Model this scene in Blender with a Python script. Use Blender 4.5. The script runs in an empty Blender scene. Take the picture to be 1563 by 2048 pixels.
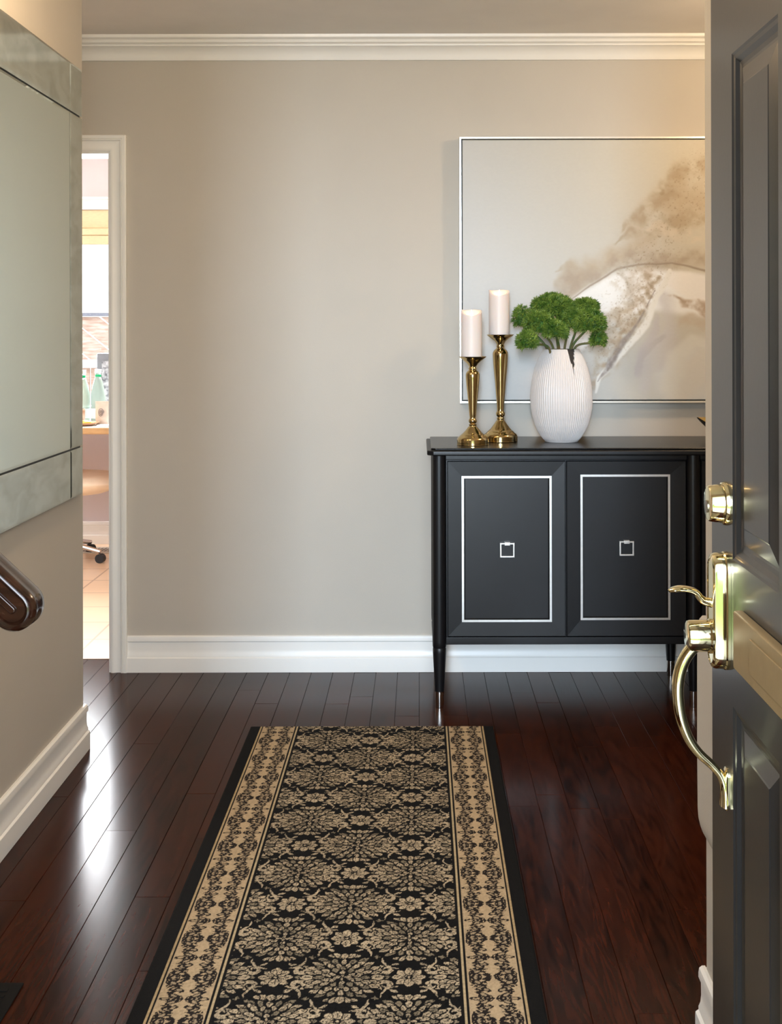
import bpy, math, random
import numpy as np
from mathutils import Vector, Matrix
R = math.radians
random.seed(7)
S = bpy.context.scene
COL = S.collection

# ------------------------------------------------------------------ camera
F, VX, VY, H = 2430.0, 838.0, 655.0, 1.323      # focal length in px, vanishing point, eye height
cam_d = bpy.data.cameras.new('camera'); cam = bpy.data.objects.new('camera', cam_d); COL.objects.link(cam)
cam.location = (0, 0, H); cam.rotation_euler = (R(90), R(0.12), 0)
cam_d.sensor_fit = 'HORIZONTAL'; cam_d.sensor_width = 36.0; cam_d.lens = F / 1563 * 36
cam_d.shift_x = -(VX - 781.5) / 1563; cam_d.shift_y = -(1024 - VY) / 1563
cam_d.clip_start = 0.02; cam_d.clip_end = 200
S.camera = cam
S.view_settings.view_transform = 'Standard'; S.view_settings.look = 'None'
S.view_settings.gamma = 1; S.view_settings.use_curve_mapping = False
S.view_settings.exposure = 0.76
S.cycles.max_bounces = 10; S.cycles.diffuse_bounces = 6; S.cycles.glossy_bounces = 5
S.cycles.sample_clamp_indirect = 6.0
S.cycles.caustics_reflective = False; S.cycles.caustics_refractive = False
S.cycles.use_denoising = True

# ------------------------------------------------------------------ world and lights
W = bpy.data.worlds.new('sky'); S.world = W; W.use_nodes = True
wn = W.node_tree.nodes; wl = W.node_tree.links
bg = wn['Background']; bg.inputs['Strength'].default_value = 2.6
tc = wn.new('ShaderNodeTexCoord'); sp = wn.new('ShaderNodeSeparateXYZ'); rp = wn.new('ShaderNodeValToRGB')
wl.new(tc.outputs['Generated'], sp.inputs[0]); wl.new(sp.outputs['Z'], rp.inputs[0]); wl.new(rp.outputs[0], bg.inputs['Color'])
rp.color_ramp.elements[0].position = 0.0; rp.color_ramp.elements[0].color = (0.95, 0.98, 1.0, 1)
rp.color_ramp.elements[1].position = 0.8; rp.color_ramp.elements[1].color = (0.62, 0.76, 1.0, 1)

def area(name, loc, target, sx, sy, energy, col, portal=False, spread=180):
    d = bpy.data.lights.new(name, 'AREA'); d.shape = 'RECTANGLE'; d.size = sx; d.size_y = sy
    d.energy = energy; d.color = col; d.spread = R(spread)
    o = bpy.data.objects.new(name, d); COL.objects.link(o); o.location = loc
    o.rotation_euler = (Vector(target) - Vector(loc)).to_track_quat('-Z', 'Y').to_euler()
    if portal: d.cycles.is_portal = True
    return o
def point(name, loc, energy, col, r=0.05):
    d = bpy.data.lights.new(name, 'POINT'); d.energy = energy; d.color = col; d.shadow_soft_size = r
    o = bpy.data.objects.new(name, d); COL.objects.link(o); o.location = loc
    return o
area('front_door_sky_portal', (-.035, .70, 1.02), (-.035, 3, 1.02), .92, 2.05, 1, (1, 1, 1), portal=True)
area('kitchen_window_sky_portal', (-1.95, 7.56, 1.43), (-1.95, 3, 1.43), 1.5, 1.3, 1, (1, 1, 1), portal=True)
area('daylight_at_open_front_door', (-.30, -3.0, 1.9), (.0, 4.6, 1.0), .45, 1.3, 205, (.66, .82, 1.0))
area('overcast_sky_at_entry', (.0, -2.2, 1.9), (.0, 3.5, 1.2), 3.2, 2.6, 180, (.84, .91, 1.0))
area('daylight_at_kitchen_window', (-1.95, 7.50, 1.5), (-1.95, 4.6, .6), 1.3, 1.1, 98, (.95, .97, 1.0))

# ------------------------------------------------------------------ helpers
def PX(px, py, D):
    return Vector(((px - VX) * D / F, D, H - (py - VY) * D / F))
def props(o, label=None, cat=None, group=None, kind=None):
    if label: o['label'] = label
    if cat: o['category'] = cat
    if group: o['group'] = group
    if kind: o['kind'] = kind
    return o
def empty(name, loc, label, cat, group=None):
    o = bpy.data.objects.new(name, None); COL.objects.link(o); o.location = loc
    o.empty_display_size = .05
    return props(o, label, cat, group)
def wloc(o):
    v = Vector((0, 0, 0))
    while o is not None:
        v += o.location; o = o.parent
    return v
class MB:
    def __init__(s): s.v = []; s.f = []
    def add(s, v, f):
        n = len(s.v); s.v += [tuple(p) for p in v]; s.f += [tuple(i + n for i in q) for q in f]; return s
    def box(s, x0, x1, y0, y1, z0, z1):
        v = [(x, y, z) for x in (x0, x1) for y in (y0, y1) for z in (z0, z1)]
        return s.add(v, [(0, 1, 3, 2), (4, 6, 7, 5), (0, 4, 5, 1), (2, 3, 7, 6), (0, 2, 6, 4), (1, 5, 7, 3)])
    def lathe(s, prof, c=(0, 0, 0), n=48, caps=True):
        v = []; f = []
        m = len(prof)
        for r, z in prof:
            for k in range(n):
                a = 2 * math.pi * k / n
                v.append((c[0] + r * math.cos(a), c[1] + r * math.sin(a), c[2] + z))
        for i in range(m - 1):
            for k in range(n):
                k2 = (k + 1) % n
                f.append((i * n + k, i * n + k2, (i + 1) * n + k2, (i + 1) * n + k))
        if caps:
            f.append(tuple(range(n))[::-1]); f.append(tuple((m - 1) * n + k for k in range(n)))
        return s.add(v, f)
    def tube(s, pts, rad, n=16, squash=None, up=(0, 1, 0)):
        pts = [Vector(p) for p in pts]; N = len(pts)
        if not hasattr(rad, '__len__'): rad = [rad] * N
        rs = lambda L: list(np.interp(np.linspace(0, 1, N), np.linspace(0, 1, len(L)), L))
        if len(rad) != N: rad = rs(rad)
        if squash and len(squash) != N: squash = rs(squash)
        v = []; f = []; up = Vector(up)
        for i, p in enumerate(pts):
            t = (pts[min(i + 1, N - 1)] - pts[max(i - 1, 0)]).normalized()
            a = up - t * up.dot(t)
            if a.length < 1e-4: a = Vector((1, 0, 0)) - t * t.x
            a.normalize(); b = t.cross(a)
            q = squash[i] if squash else 1.0
            for k in range(n):
                an = 2 * math.pi * k / n
                v.append(p + a * math.cos(an) * rad[i] * q + b * math.sin(an) * rad[i])
        for i in range(N - 1):
            for k in range(n):
                k2 = (k + 1) % n
                f.append((i * n + k, i * n + k2, (i + 1) * n + k2, (i + 1) * n + k))
        f.append(tuple(range(n))[::-1]); f.append(tuple((N - 1) * n + k for k in range(n)))
        return s.add(v, f)
    def extrude(s, poly, path0, path1):
        """poly: closed list of 3D points at path0; copied shifted to path1"""
        d = Vector(path1) - Vector(path0); n = len(poly)
        v = [Vector(p) for p in poly] + [Vector(p) + d for p in poly]
        f = [(k, (k + 1) % n, n + (k + 1) % n, n + k) for k in range(n)]
        f.append(tuple(range(n))[::-1]); f.append(tuple(n + k for k in range(n)))
        return s.add(v, f)
    def rings(s, rings, close=True):
        """loft of equal length closed rings"""
        n = len(rings[0]); v = [p for r in rings for p in r]; f = []
        for i in range(len(rings) - 1):
            for k in range(n):
                k2 = (k + 1) % n
                f.append((i * n + k, i * n + k2, (i + 1) * n + k2, (i + 1) * n + k))
        if close:
            f.append(tuple(range(n))[::-1]); f.append(tuple((len(rings) - 1) * n + k for k in range(n)))
        return s.add(v, f)
    def build(s, name, mat, parent=None, smooth=False, bevel=0, seg=2, label=None, kind=None):
        off = wloc(parent) if parent else Vector((0, 0, 0))
        me = bpy.data.meshes.new(name)
        me.from_pydata([tuple(Vector(p) - off) for p in s.v], [], s.f); me.validate(); me.update()
        import bmesh
        bm = bmesh.new(); bm.from_mesh(me); bmesh.ops.recalc_face_normals(bm, faces=bm.faces[:]); bm.to_mesh(me); bm.free()
        if mat: me.materials.append(mat)
        o = bpy.data.objects.new(name, me); COL.objects.link(o)
        if parent: o.parent = parent
        if smooth:
            me.shade_smooth()
            try: me.set_sharp_from_angle(angle=R(smooth if smooth is not True else 40))
            except Exception: pass
        if bevel:
            m = o.modifiers.new('bevel', 'BEVEL'); m.width = bevel; m.segments = seg; m.limit_method = 'ANGLE'; m.angle_limit = R(35)
            me.shade_smooth()
            w = o.modifiers.new('wn', 'WEIGHTED_NORMAL'); w.keep_sharp = False
        if label: o['label'] = label
        if kind: o['kind'] = kind
        return o
def spline(pts, n=8):
    pts = [Vector(p) for p in pts]; out = []
    for i in range(len(pts) - 1):
        p0 = pts[max(i - 1, 0)]; p1 = pts[i]; p2 = pts[i + 1]; p3 = pts[min(i + 2, len(pts) - 1)]
        for k in range(n):
            t = k / n
            out.append(.5 * ((2 * p1) + (p2 - p0) * t + (2 * p0 - 5 * p1 + 4 * p2 - p3) * t * t + (3 * p1 - p0 - 3 * p2 + p3) * t ** 3))
    out.append(pts[-1]); return out
def smprof(prof, n=5):
    return [(max(p.x, 1e-4), p.y) for p in spline([(a, b, 0) for a, b in prof], n)]

def mat(name, col, rough=.5, metal=0, coat=0, coat_rough=.1, noise=0, nscale=8, bump=0, bscale=200, emis=None, estr=0, trans=0, ior=1.45, sss=0, spec=.5, stretch=(1, 1, 1), col2=None, alpha=1):
    m = bpy.data.materials.new(name); m.use_nodes = True
    N = m.node_tree.nodes; L = m.node_tree.links; b = N['Principled BSDF']
    b.inputs['Base Color'].default_value = (*col, 1); b.inputs['Roughness'].default_value = rough
    b.inputs['Metallic'].default_value = metal; b.inputs['Coat Weight'].default_value = coat
    b.inputs['Coat Roughness'].default_value = coat_rough; b.inputs['IOR'].default_value = ior
    b.inputs['Transmission Weight'].default_value = trans; b.inputs['Specular IOR Level'].default_value = spec
    b.inputs['Alpha'].default_value = alpha
    if sss:
        b.inputs['Subsurface Weight'].default_value = sss; b.inputs['Subsurface Radius'].default_value = (.02, .012, .008)
        b.inputs['Subsurface Scale'].default_value = 1
    if emis: b.inputs['Emission Color'].default_value = (*emis, 1); b.inputs['Emission Strength'].default_value = estr
    t = N.new('ShaderNodeTexCoord'); mp = N.new('ShaderNodeMapping'); mp.inputs['Scale'].default_value = stretch
    L.new(t.outputs['Object'], mp.inputs[0])
    if noise or col2:
        n = N.new('ShaderNodeTexNoise'); n.inputs['Scale'].default_value = nscale; n.inputs['Detail'].default_value = 5
        L.new(mp.outputs[0], n.inputs['Vector'])
        r = N.new('ShaderNodeValToRGB'); L.new(n.outputs['Fac'], r.inputs[0]); L.new(r.outputs[0], b.inputs['Base Color'])
        c2 = col2 or tuple(min(1, c * (1 + noise)) for c in col)
        c1 = col if col2 else tuple(c * (1 - noise) for c in col)
        r.color_ramp.elements[0].position = .35; r.color_ramp.elements[0].color = (*c1, 1)
        r.color_ramp.elements[1].position = .65; r.color_ramp.elements[1].color = (*c2, 1)
    if bump:
        n2 = N.new('ShaderNodeTexNoise'); n2.inputs['Scale'].default_value = bscale; n2.inputs['Detail'].default_value = 3
        L.new(mp.outputs[0], n2.inputs['Vector'])
        bp = N.new('ShaderNodeBump'); bp.inputs['Strength'].default_value = bump; bp.inputs['Distance'].default_value = .002
        L.new(n2.outputs['Fac'], bp.inputs['Height']); L.new(bp.outputs[0], b.inputs['Normal'])
    return m
def srgb(r, g, b):
    f = lambda c: (c / 255 / 12.92) if c / 255 <= .04045 else ((c / 255 + .055) / 1.055) ** 2.4
    return (f(r), f(g), f(b))

M = {}
M['wall'] = mat('wall_paint', srgb(190, 184, 173), .62, noise=.015, nscale=3, bump=.15, bscale=350, spec=.35)
M['ceil'] = mat('ceiling_paint', srgb(242, 236, 228), .8, noise=.02, nscale=5, bump=.2, bscale=150)
M['trim'] = mat('trim_white', srgb(240, 239, 234), .35, noise=.01, nscale=6)
M['kwall'] = mat('kitchen_wall_paint', srgb(214, 205, 208), .7, noise=.02, nscale=4)
M['black'] = mat('black_lacquer', srgb(12, 12, 14), .38, noise=.10, nscale=30, bump=.05, bscale=400, spec=.45)
M['blacktop'] = mat('black_lacquer_top', srgb(13, 13, 15), .27, noise=.10, nscale=30, spec=.6)
M['silver'] = mat('brushed_silver', (.86, .86, .84), .3, metal=.85, noise=.03, nscale=60)
M['chrome'] = mat('chrome', (.8, .8, .82), .12, metal=1, noise=.02, nscale=40)
M['gold'] = mat('antique_gold', (.56, .42, .20), .13, metal=1, noise=.06, nscale=20)
M['brass'] = mat('polished_brass', (.88, .79, .50), .09, metal=1, noise=.03, nscale=15)
M['brass2'] = mat('satin_brass', (.22, .145, .065), .5, metal=.2, spec=.25, noise=.05, nscale=30, bump=.05)
M['candle'] = mat('candle_wax', srgb(224, 214, 208), .45, sss=.35, noise=.01, nscale=10)
M['wick'] = mat('wick', (.05, .04, .03), .8, noise=.1)
M['flame'] = mat('flame', (1, .75, .4), .5, emis=(1, .78, .42), estr=9, noise=.02)
M['vase'] = mat('vase_ceramic', srgb(218, 213, 210), .33, noise=.01, nscale=12, spec=.5)
M['stem'] = mat('plant_stem', srgb(70, 95, 45), .6, col2=srgb(110, 90, 50), nscale=30)
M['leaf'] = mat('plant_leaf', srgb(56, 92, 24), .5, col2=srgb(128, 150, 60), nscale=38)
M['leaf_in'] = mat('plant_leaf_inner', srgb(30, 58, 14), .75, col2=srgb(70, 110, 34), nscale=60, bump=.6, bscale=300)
M['mirror'] = mat('mirror_glass', srgb(222, 230, 220), .02, metal=1, noise=.005)
M['edge_glass'] = mat('mirror_edge', (.45, .55, .52), .08, metal=1, noise=.05)
M['gap'] = mat('dark_gap', (.01, .012, .012), .5, noise=.1)
M['door'] = mat('door_paint', srgb(26, 26, 26), .36, coat=.4, coat_rough=.16, noise=.04, nscale=20, bump=.03, bscale=120, spec=.5)
M['rail'] = mat('handrail_wood', srgb(30, 15, 10), .2, col2=srgb(58, 32, 21), nscale=14, stretch=(1, 6, 6), coat=.6, coat_rough=.1)
M['metal_dark'] = mat('dark_register_metal', (.008, .008, .008), .8, spec=.15, noise=.1)
M['oak'] = mat('table_wood', srgb(200, 160, 112), .4, noise=.1, nscale=12, stretch=(1, 8, 8))
M['white'] = mat('white_plastic', srgb(240, 238, 235), .35, noise=.01)
M['cushion'] = mat('cream_upholstery', srgb(240, 222, 200), .45, noise=.03, nscale=20)
M['blacksolid'] = mat('black_rubber', (.015, .015, .017), .5, noise=.1)
M['fence'] = mat('fence_wood', srgb(176, 140, 116), .7, col2=srgb(216, 190, 170), nscale=9, stretch=(1, 1, 6))
M['grey'] = mat('grey_plastic', srgb(120, 122, 128), .5, noise=.05, nscale=20)
M['lawn'] = mat('lawn', srgb(120, 140, 70), .9, col2=srgb(170, 184, 110), nscale=6, bump=.5)
M['hedge'] = mat('hedge_leaf', srgb(60, 100, 40), .8, col2=srgb(150, 180, 80), nscale=9, bump=.8, bscale=40)
M['concrete'] = mat('porch_concrete', srgb(170, 165, 158), .8, noise=.08, nscale=5)
M['shade'] = mat('window_shade', srgb(226, 204, 166), .8, noise=.05, nscale=40, bump=.3, stretch=(1, 1, 8))
M['glasslamp'] = mat('lamp_glass', (1, .9, .75), .4, emis=(1, .72, .42), estr=5, noise=.01)
M['ferrule'] = mat('steel_ferrule', (.72, .70, .66), .16, metal=1, noise=.05, nscale=30)

def glass_mat(name, col, rough=0.02, ior=1.45):
    return mat(name, col, rough, trans=.6, ior=ior, noise=.01)
M['bottle'] = glass_mat('bottle_plastic', srgb(222, 250, 240), .05, 1.08)

# ------------------------------------------------------------------ setting
YB = 4.68; CEIL = 2.435; SB = YB / F
XL = -1.057; YL = 3.815                       # left wall face and its far corner
XR = .527; YR = 2.24                          # right wall face and its far corner
DX0, DX1, DZ = -2.02, -1.1935, 1.995          # doorway to the kitchen
YK = 7.45                                     # kitchen window wall

def struct(name, mb, m, **k):
    o = mb.build(name, m, **k); o['kind'] = 'structure'; return o

# wooden floor: individual planks with eased edges, one mesh
def plank_floor():
    PW = .0826; verts = []; faces = []; tones = []
    rnd = random.Random(3)
    x0 = -.003 - PW * 32; rows = 75
    for r in range(rows):
        xa = x0 + r * PW; xb = xa + PW
        y = .84 - rnd.random() * 1.2
        while y < YB + .176:
            L = rnd.choice([.6, .9, 1.1, 1.4, 1.7, 2.0]) * (0.9 + .2 * rnd.random())
            ya, yb = max(y, .72), y + L
            # wood runs through the kitchen doorway only
            lim = YB + .176 if (xa < -1.15 and xb > -2.1) else YB + .06
            yb = min(yb, lim)
            if yb - ya > .03:
                g = .00025; e = .0009
                zt = rnd.uniform(-.0002, .0002); tx = rnd.uniform(-1, 1) * .00014; ty = rnd.uniform(-1, 1) * .0003
                n = len(verts)
                X = [xa + g, xa + g + e, xb - g - e, xb - g]; Y = [ya + g, ya + g + e, yb - g - e, yb - g]
                def z(i, j):
                    if i in (0, 3) or j in (0, 3): return -.0013
                    return zt + (tx if i == 1 else -tx) + (ty if j == 1 else -ty)
                for j in range(4):
                    for i in range(4): verts.append((X[i], Y[j], z(i, j)))
                t = rnd.random()
                for j in range(3):
                    for i in range(3):
                        faces.append((n + j * 4 + i, n + j * 4 + i + 1, n + j * 4 + i + 5, n + j * 4 + i + 4)); tones.append(t)
            y += L
            if y > lim: break
    n = len(verts)
    verts += [(-2.8, .69, -.0016), (3.4, .69, -.0016), (3.4, YB + .176, -.0016), (-2.8, YB + .176, -.0016),
              (-2.8, .69, -.05), (3.4, .69, -.05), (3.4, YB + .176, -.05), (-2.8, YB + .176, -.05)]
    for q in ((0, 1, 2, 3), (7, 6, 5, 4), (0, 4, 5, 1), (1, 5, 6, 2), (2, 6, 7, 3), (3, 7, 4, 0)):
        faces.append(tuple(n + i for i in q)); tones.append(0.0)
    me = bpy.data.meshes.new('floor'); me.from_pydata(verts, [], faces); me.update()
    a = me.attributes.new('tone', 'FLOAT', 'FACE'); a.data.foreach_set('value', tones)
    o = bpy.data.objects.new('floor', me); COL.objects.link(o); o['kind'] = 'structure'
    m = bpy.data.materials.new('hardwood'); m.use_nodes = True; N = m.node_tree.nodes; L = m.node_tree.links
    b = N['Principled BSDF']
    at = N.new('ShaderNodeAttribute'); at.attribute_name = 'tone'
    t = N.new('ShaderNodeTexCoord'); mp = N.new('ShaderNodeMapping'); mp.inputs['Scale'].default_value = (14, 1.6, 1)
    cmb = N.new('ShaderNodeCombineXYZ'); ml = N.new('ShaderNodeMath'); ml.operation = 'MULTIPLY'; ml.inputs[1].default_value = 37
    L.new(at.outputs['Fac'], ml.inputs[0]); L.new(ml.outputs[0], cmb.inputs[1]); L.new(ml.outputs[0], cmb.inputs[2])
    L.new(t.outputs['Object'], mp.inputs[0]); ad = N.new('ShaderNodeVectorMath'); L.new(mp.outputs[0], ad.inputs[0]); L.new(cmb.outputs[0], ad.inputs[1])
    nz = N.new('ShaderNodeTexNoise'); nz.inputs['Scale'].default_value = 1.1; nz.inputs['Detail'].default_value = 2; nz.inputs['Distortion'].default_value = .6
    L.new(ad.outputs[0], nz.inputs['Vector'])
    m2 = N.new('ShaderNodeMath'); m2.operation = 'MULTIPLY'; m2.inputs[1].default_value = 9; L.new(nz.outputs['Fac'], m2.inputs[0])
    fr = N.new('ShaderNodeMath'); fr.operation = 'PINGPONG'; fr.inputs[1].default_value = .5; L.new(m2.outputs[0], fr.inputs[0])
    fine = N.new('ShaderNodeTexNoise'); fine.inputs['Scale'].default_value = 6; fine.inputs['Detail'].default_value = 6; L.new(ad.outputs[0], fine.inputs['Vector'])
    s1 = N.new('ShaderNodeMath'); s1.operation = 'MULTIPLY_ADD'; s1.inputs[1].default_value = .55; L.new(fr.outputs[0], s1.inputs[0]); L.new(fine.outputs['Fac'], s1.inputs[2])
    s2 = N.new('ShaderNodeMath'); s2.operation = 'MULTIPLY_ADD'; s2.inputs[1].default_value = .35; L.new(at.outputs['Fac'], s2.inputs[0]); L.new(s1.outputs[0], s2.inputs[2])
    rr = N.new('ShaderNodeValToRGB'); L.new(s2.outputs[0], rr.inputs[0]); L.new(rr.outputs[0], b.inputs['Base Color'])
    rr.color_ramp.elements[0].position = .40; rr.color_ramp.elements[0].color = (*srgb(17, 5, 2), 1)
    rr.color_ramp.elements[1].position = 1.15 if False else 1.0; rr.color_ramp.elements[1].color = (*srgb(56, 24, 11), 1)
    b.inputs['Roughness'].default_value = .19; b.inputs['Coat Weight'].default_value = 0; b.inputs['IOR'].default_value = 1.30; b.inputs['Coat Roughness'].default_value = .12
    b.inputs['Specular IOR Level'].default_value = .19
    bp = N.new('ShaderNodeBump'); bp.inputs['Strength'].default_value = .12; bp.inputs['Distance'].default_value = .0006
    lo = N.new('ShaderNodeTexNoise'); lo.inputs['Scale'].default_value = 2.2; lo.inputs['Detail'].default_value = 3; L.new(ad.outputs[0], lo.inputs['Vector'])
    L.new(lo.outputs['Fac'], bp.inputs['Height']); L.new(bp.outputs[0], b.inputs['Normal']); L.new(bp.outputs[0], b.inputs['Coat Normal'])
    me.materials.append(m)
plank_floor()

struct('ceiling', MB().box(-2.8, 3.4, .69, YB + .12, CEIL, CEIL + .08), M['ceil'])
# back wall with the doorway cut out
bw = MB().box(DX1, 3.4, YB, YB + .12, 0, CEIL).box(-2.8, DX0, YB, YB + .12, 0, CEIL).box(DX0, DX1, YB, YB + .12, DZ, CEIL)
struct('wall_back', bw, M['wall'])
struct('wall_left', MB().box(XL - .12, XL, 2.52, YL, 0, CEIL), M['wall'])
struct('wall_far_left', MB().box(-2.9, -2.8, .69, YB + .12, 0, CEIL), M['wall'])
struct('wall_stair', MB().box(-2.8, XL - .12, 2.52, 2.62, 0, CEIL), M['wall'])
struct('wall_right', MB().box(XR, XR + .12, .84, YR, 0, CEIL), M['wall'])
struct('wall_right_return', MB().box(XR + .12, 3.3, YR - .12, YR, 0, CEIL), M['wall'])
struct('wall_far_right', MB().box(3.3, 3.4, YR - .12, YB, 0, CEIL), M['wall'])
fw = MB().box(-2.8, -.49, .69, .84, 0, CEIL).box(.432, .80, .69, .84, 0, CEIL).box(-.49, .432, .69, .84, 2.06, CEIL)
struct('wall_front', fw, M['wall'])

# profiles: (projection, height) for baseboard and crown
BASE = [(0, .139), (.006, .139), (.011, .135), (.0125, .127), (.0125, .118), (.008, .114), (.0075, .085), (.009, .072), (.0125, .064), (.0125, .058), (.018, .054), (.0185, .05), (.0185, 0), (0, 0)]
def baseboard(name, x0, y0, x1, y1, nx, ny):
    """runs from (x0,y0) to (x1,y1), projecting along (nx,ny)"""
    poly = [(x0 + nx * p, y0 + ny * p, z + .0005) for p, z in BASE]
    mb = MB().extrude(poly, (x0, y0, 0), (x1, y1, 0))
    return struct(name, mb, M['trim'], smooth=30)
baseboard('baseboard_back', -1.124, YB, 3.3, YB, 0, -1)
baseboard('baseboard_left', XL, 2.62, XL, YL + .012, 1, 0)
baseboard('baseboard_left_end', XL - .12, YL, XL + .0005, YL, 0, 1)
baseboard('baseboard_right', XR, .95, XR, YR + .012, -1, 0)
baseboard('baseboard_right_return', XR - .0005, YR, 3.3, YR, 0, 1)
cr = [(0, -.084), (.010, -.084), (.013, -.079), (.016, -.070), (.022, -.058), (.031, -.048), (.043, -.040), (.051, -.037), (.052, -.033), (.056, -.029), (.062, -.028), (.065, -.025), (.066, -.021), (.070, -.016), (.077, -.014), (.081, -.010), (.083, 0), (0, 0)]
struct('trim_1', MB().extrude([(-2.8, YB - p, CEIL + z) for p, z in cr], (-2.8, YB, CEIL), (3.3, YB, CEIL)), M['trim'], smooth=30)
# rounded pale guard on the end of the right wall
g = []
for px, py in [(1411, 1234), (1405, 1234), (1399, 1240), (1396, 1252), (1394.5, 1275), (1394, 1330), (1393.5, 1500), (1394.5, 1620), (1396, 1640), (1400, 1657), (1405, 1670), (1411, 1679)]:
    p = PX(px, py, YR - .02); g.append((min(p.x, XR + .001), YR - .15, p.z))
struct('trim_2', MB().extrude(g, (0, YR - .15, 0), (0, YR - .012, 0)), M['wall'], smooth=50)

# door casing around the kitchen doorway (mitred frame, stepped profile)
CAS = [(0, 0), (0, .010), (.006, .012), (.0085, .017), (.014, .019), (.020, .0185), (.030, .0145), (.040, .0135), (.046, .016), (.049, .0215), (.053, .0225), (.0545, .018), (.0565, .022), (.066, .022), (.0695, .019), (.0695, 0)]
def casing(name, x0, x1, ztop, y, ny, m):
    rings = []
    for (cx, cz, ox, oz) in ((x1, 0, 1, 0), (x1, ztop, 1, 1), (x0, ztop, -1, 1), (x0, 0, -1, 0)):
        rings.append([(cx + ox * w, y + ny * t, cz + oz * w) for w, t in CAS])
    return struct(name, MB().rings(rings), m, smooth=30)
casing('trim_3', DX0, DX1, DZ, YB, -1, M['trim'])
struct('trim_4', MB().box(DX1 - .0005, DX1 + .0005, YB - .009, YB + .13, 0, DZ).box(DX0 - .0005, DX0 + .0005, YB - .009, YB + .13, 0, DZ).box(DX0, DX1, YB - .009, YB + .13, DZ - .0015, DZ + .0005), M['trim'])

# ------------------------------------------------------------------ kitchen
def tile_mat():
    m = bpy.data.materials.new('kitchen_tile'); m.use_nodes = True; N = m.node_tree.nodes; L = m.node_tree.links; b = N['Principled BSDF']
    t = N.new('ShaderNodeTexCoord'); mp = N.new('ShaderNodeMapping'); mp.inputs['Location'].default_value = (1.385, -4.856, 0)
    L.new(t.outputs['Object'], mp.inputs[0])
    br = N.new('ShaderNodeTexBrick'); br.offset = 0; br.inputs['Scale'].default_value = 1
    br.inputs['Brick Width'].default_value = .324; br.inputs['Row Height'].default_value = .302; br.inputs['Mortar Size'].default_value = .005
    br.inputs['Color1'].default_value = (*srgb(232, 200, 166), 1); br.inputs['Color2'].default_value = (*srgb(236, 206, 174), 1); br.inputs['Mortar'].default_value = (*srgb(190, 158, 128), 1)
    L.new(mp.outputs[0], br.inputs['Vector']); L.new(br.outputs['Color'], b.inputs['Base Color']); b.inputs['Roughness'].default_value = .3
    return m
struct('floor_kitchen', MB().box(-3.6, .6, YB + .176, YK + .1, -.05, .002), tile_mat())
struct('ceiling_kitchen', MB().box(-3.6, .6, YB + .12, YK + .1, CEIL, CEIL + .08), M['ceil'])
struct('wall_kitchen_left', MB().box(-3.7, -3.6, YB + .12, YK + .1, 0, CEIL), M['kwall'])
struct('wall_kitchen_right', MB().box(.6, .7, YB + .12, YK + .1, 0, CEIL), M['kwall'])
WX0, WX1, WZ0, WZ1 = -2.75, -1.2, .80, 2.05
struct('wall_kitchen_back', MB().box(-3.6, WX0, YK, YK + .1, 0, CEIL).box(WX1, .6, YK, YK + .1, 0, CEIL).box(WX0, WX1, YK, YK + .1, 0, WZ0).box(WX0, WX1, YK, YK + .1, WZ1, CEIL), M['kwall'])
baseboard('baseboard_kitchen', -3.6, YK, .6, YK, 0, -1)
win = MB()
rings = []
for (cx, cz, ox, oz) in ((WX0, WZ0, -1, -1), (WX1, WZ0, 1, -1), (WX1, WZ1, 1, 1), (WX0, WZ1, -1, 1), (WX0, WZ0, -1, -1)):
    rings.append([(cx + ox * w * 1.1, YK - t, cz + oz * w * 1.1) for w, t in CAS])
win.rings(rings, close=False)
struct('window_1', win, M['trim'], smooth=30)
w1 = bpy.data.objects['window_1']
sash = MB()
for a, b_, c, d in ((WX0, WX1, WZ0, WZ0 + .045), (WX0, WX1, WZ1 - .045, WZ1), (WX0, WX0 + .045, WZ0, WZ1), (WX1 - .045, WX1, WZ0, WZ1), (-1.66, -1.62, WZ0, WZ1)):
    sash.box(a, b_, YK + .04, YK + .075, c, d)
sash.build('window_sash', M['trim'], w1, bevel=.003)
gm = bpy.data.materials.new('window_glass'); gm.use_nodes = True
gn = gm.node_tree.nodes; gl = gm.node_tree.links
gn.remove(gn['Principled BSDF'])
tr = gn.new('ShaderNodeBsdfTransparent'); gs = gn.new('ShaderNodeBsdfGlossy'); gs.inputs['Roughness'].default_value = .01
fz = gn.new('ShaderNodeFresnel'); mx = gn.new('ShaderNodeMixShader')
gl.new(fz.outputs[0], mx.inputs[0]); gl.new(tr.outputs[0], mx.inputs[1]); gl.new(gs.outputs[0], mx.inputs[2]); gl.new(mx.outputs[0], gn['Material Output'].inputs[0])
MB().box(WX0 + .02, WX1 - .02, YK + .055, YK + .058, WZ0 + .02, WZ1 - .02).build('window_pane', gm, w1)
# folded shade in the window head
sh = empty('window_shade', (-1.975, YK + .01, WZ1), 'beige folded fabric shade drawn up at the top of the kitchen window', 'window shade')
zs = [PX(190, y, YK).z for y in (418, 455, 472, 488)]
MB().box(WX0 + .01, WX1 - .01, YK + .005, YK + .03, zs[1], WZ1 - .001).build('shade_valance', M['shade'], sh, bevel=.004)
MB().box(WX0 + .01, WX1 - .01, YK - .012, YK + .028, zs[2] + .01, zs[1] - .0005).build('shade_fold', M['shade'], sh, bevel=.008)
MB().box(WX0 + .01, WX1 - .01, YK - .006, YK + .028, zs[3], zs[2] + .009).build('shade_fold', M['shade'], sh, bevel=.008)

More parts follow.
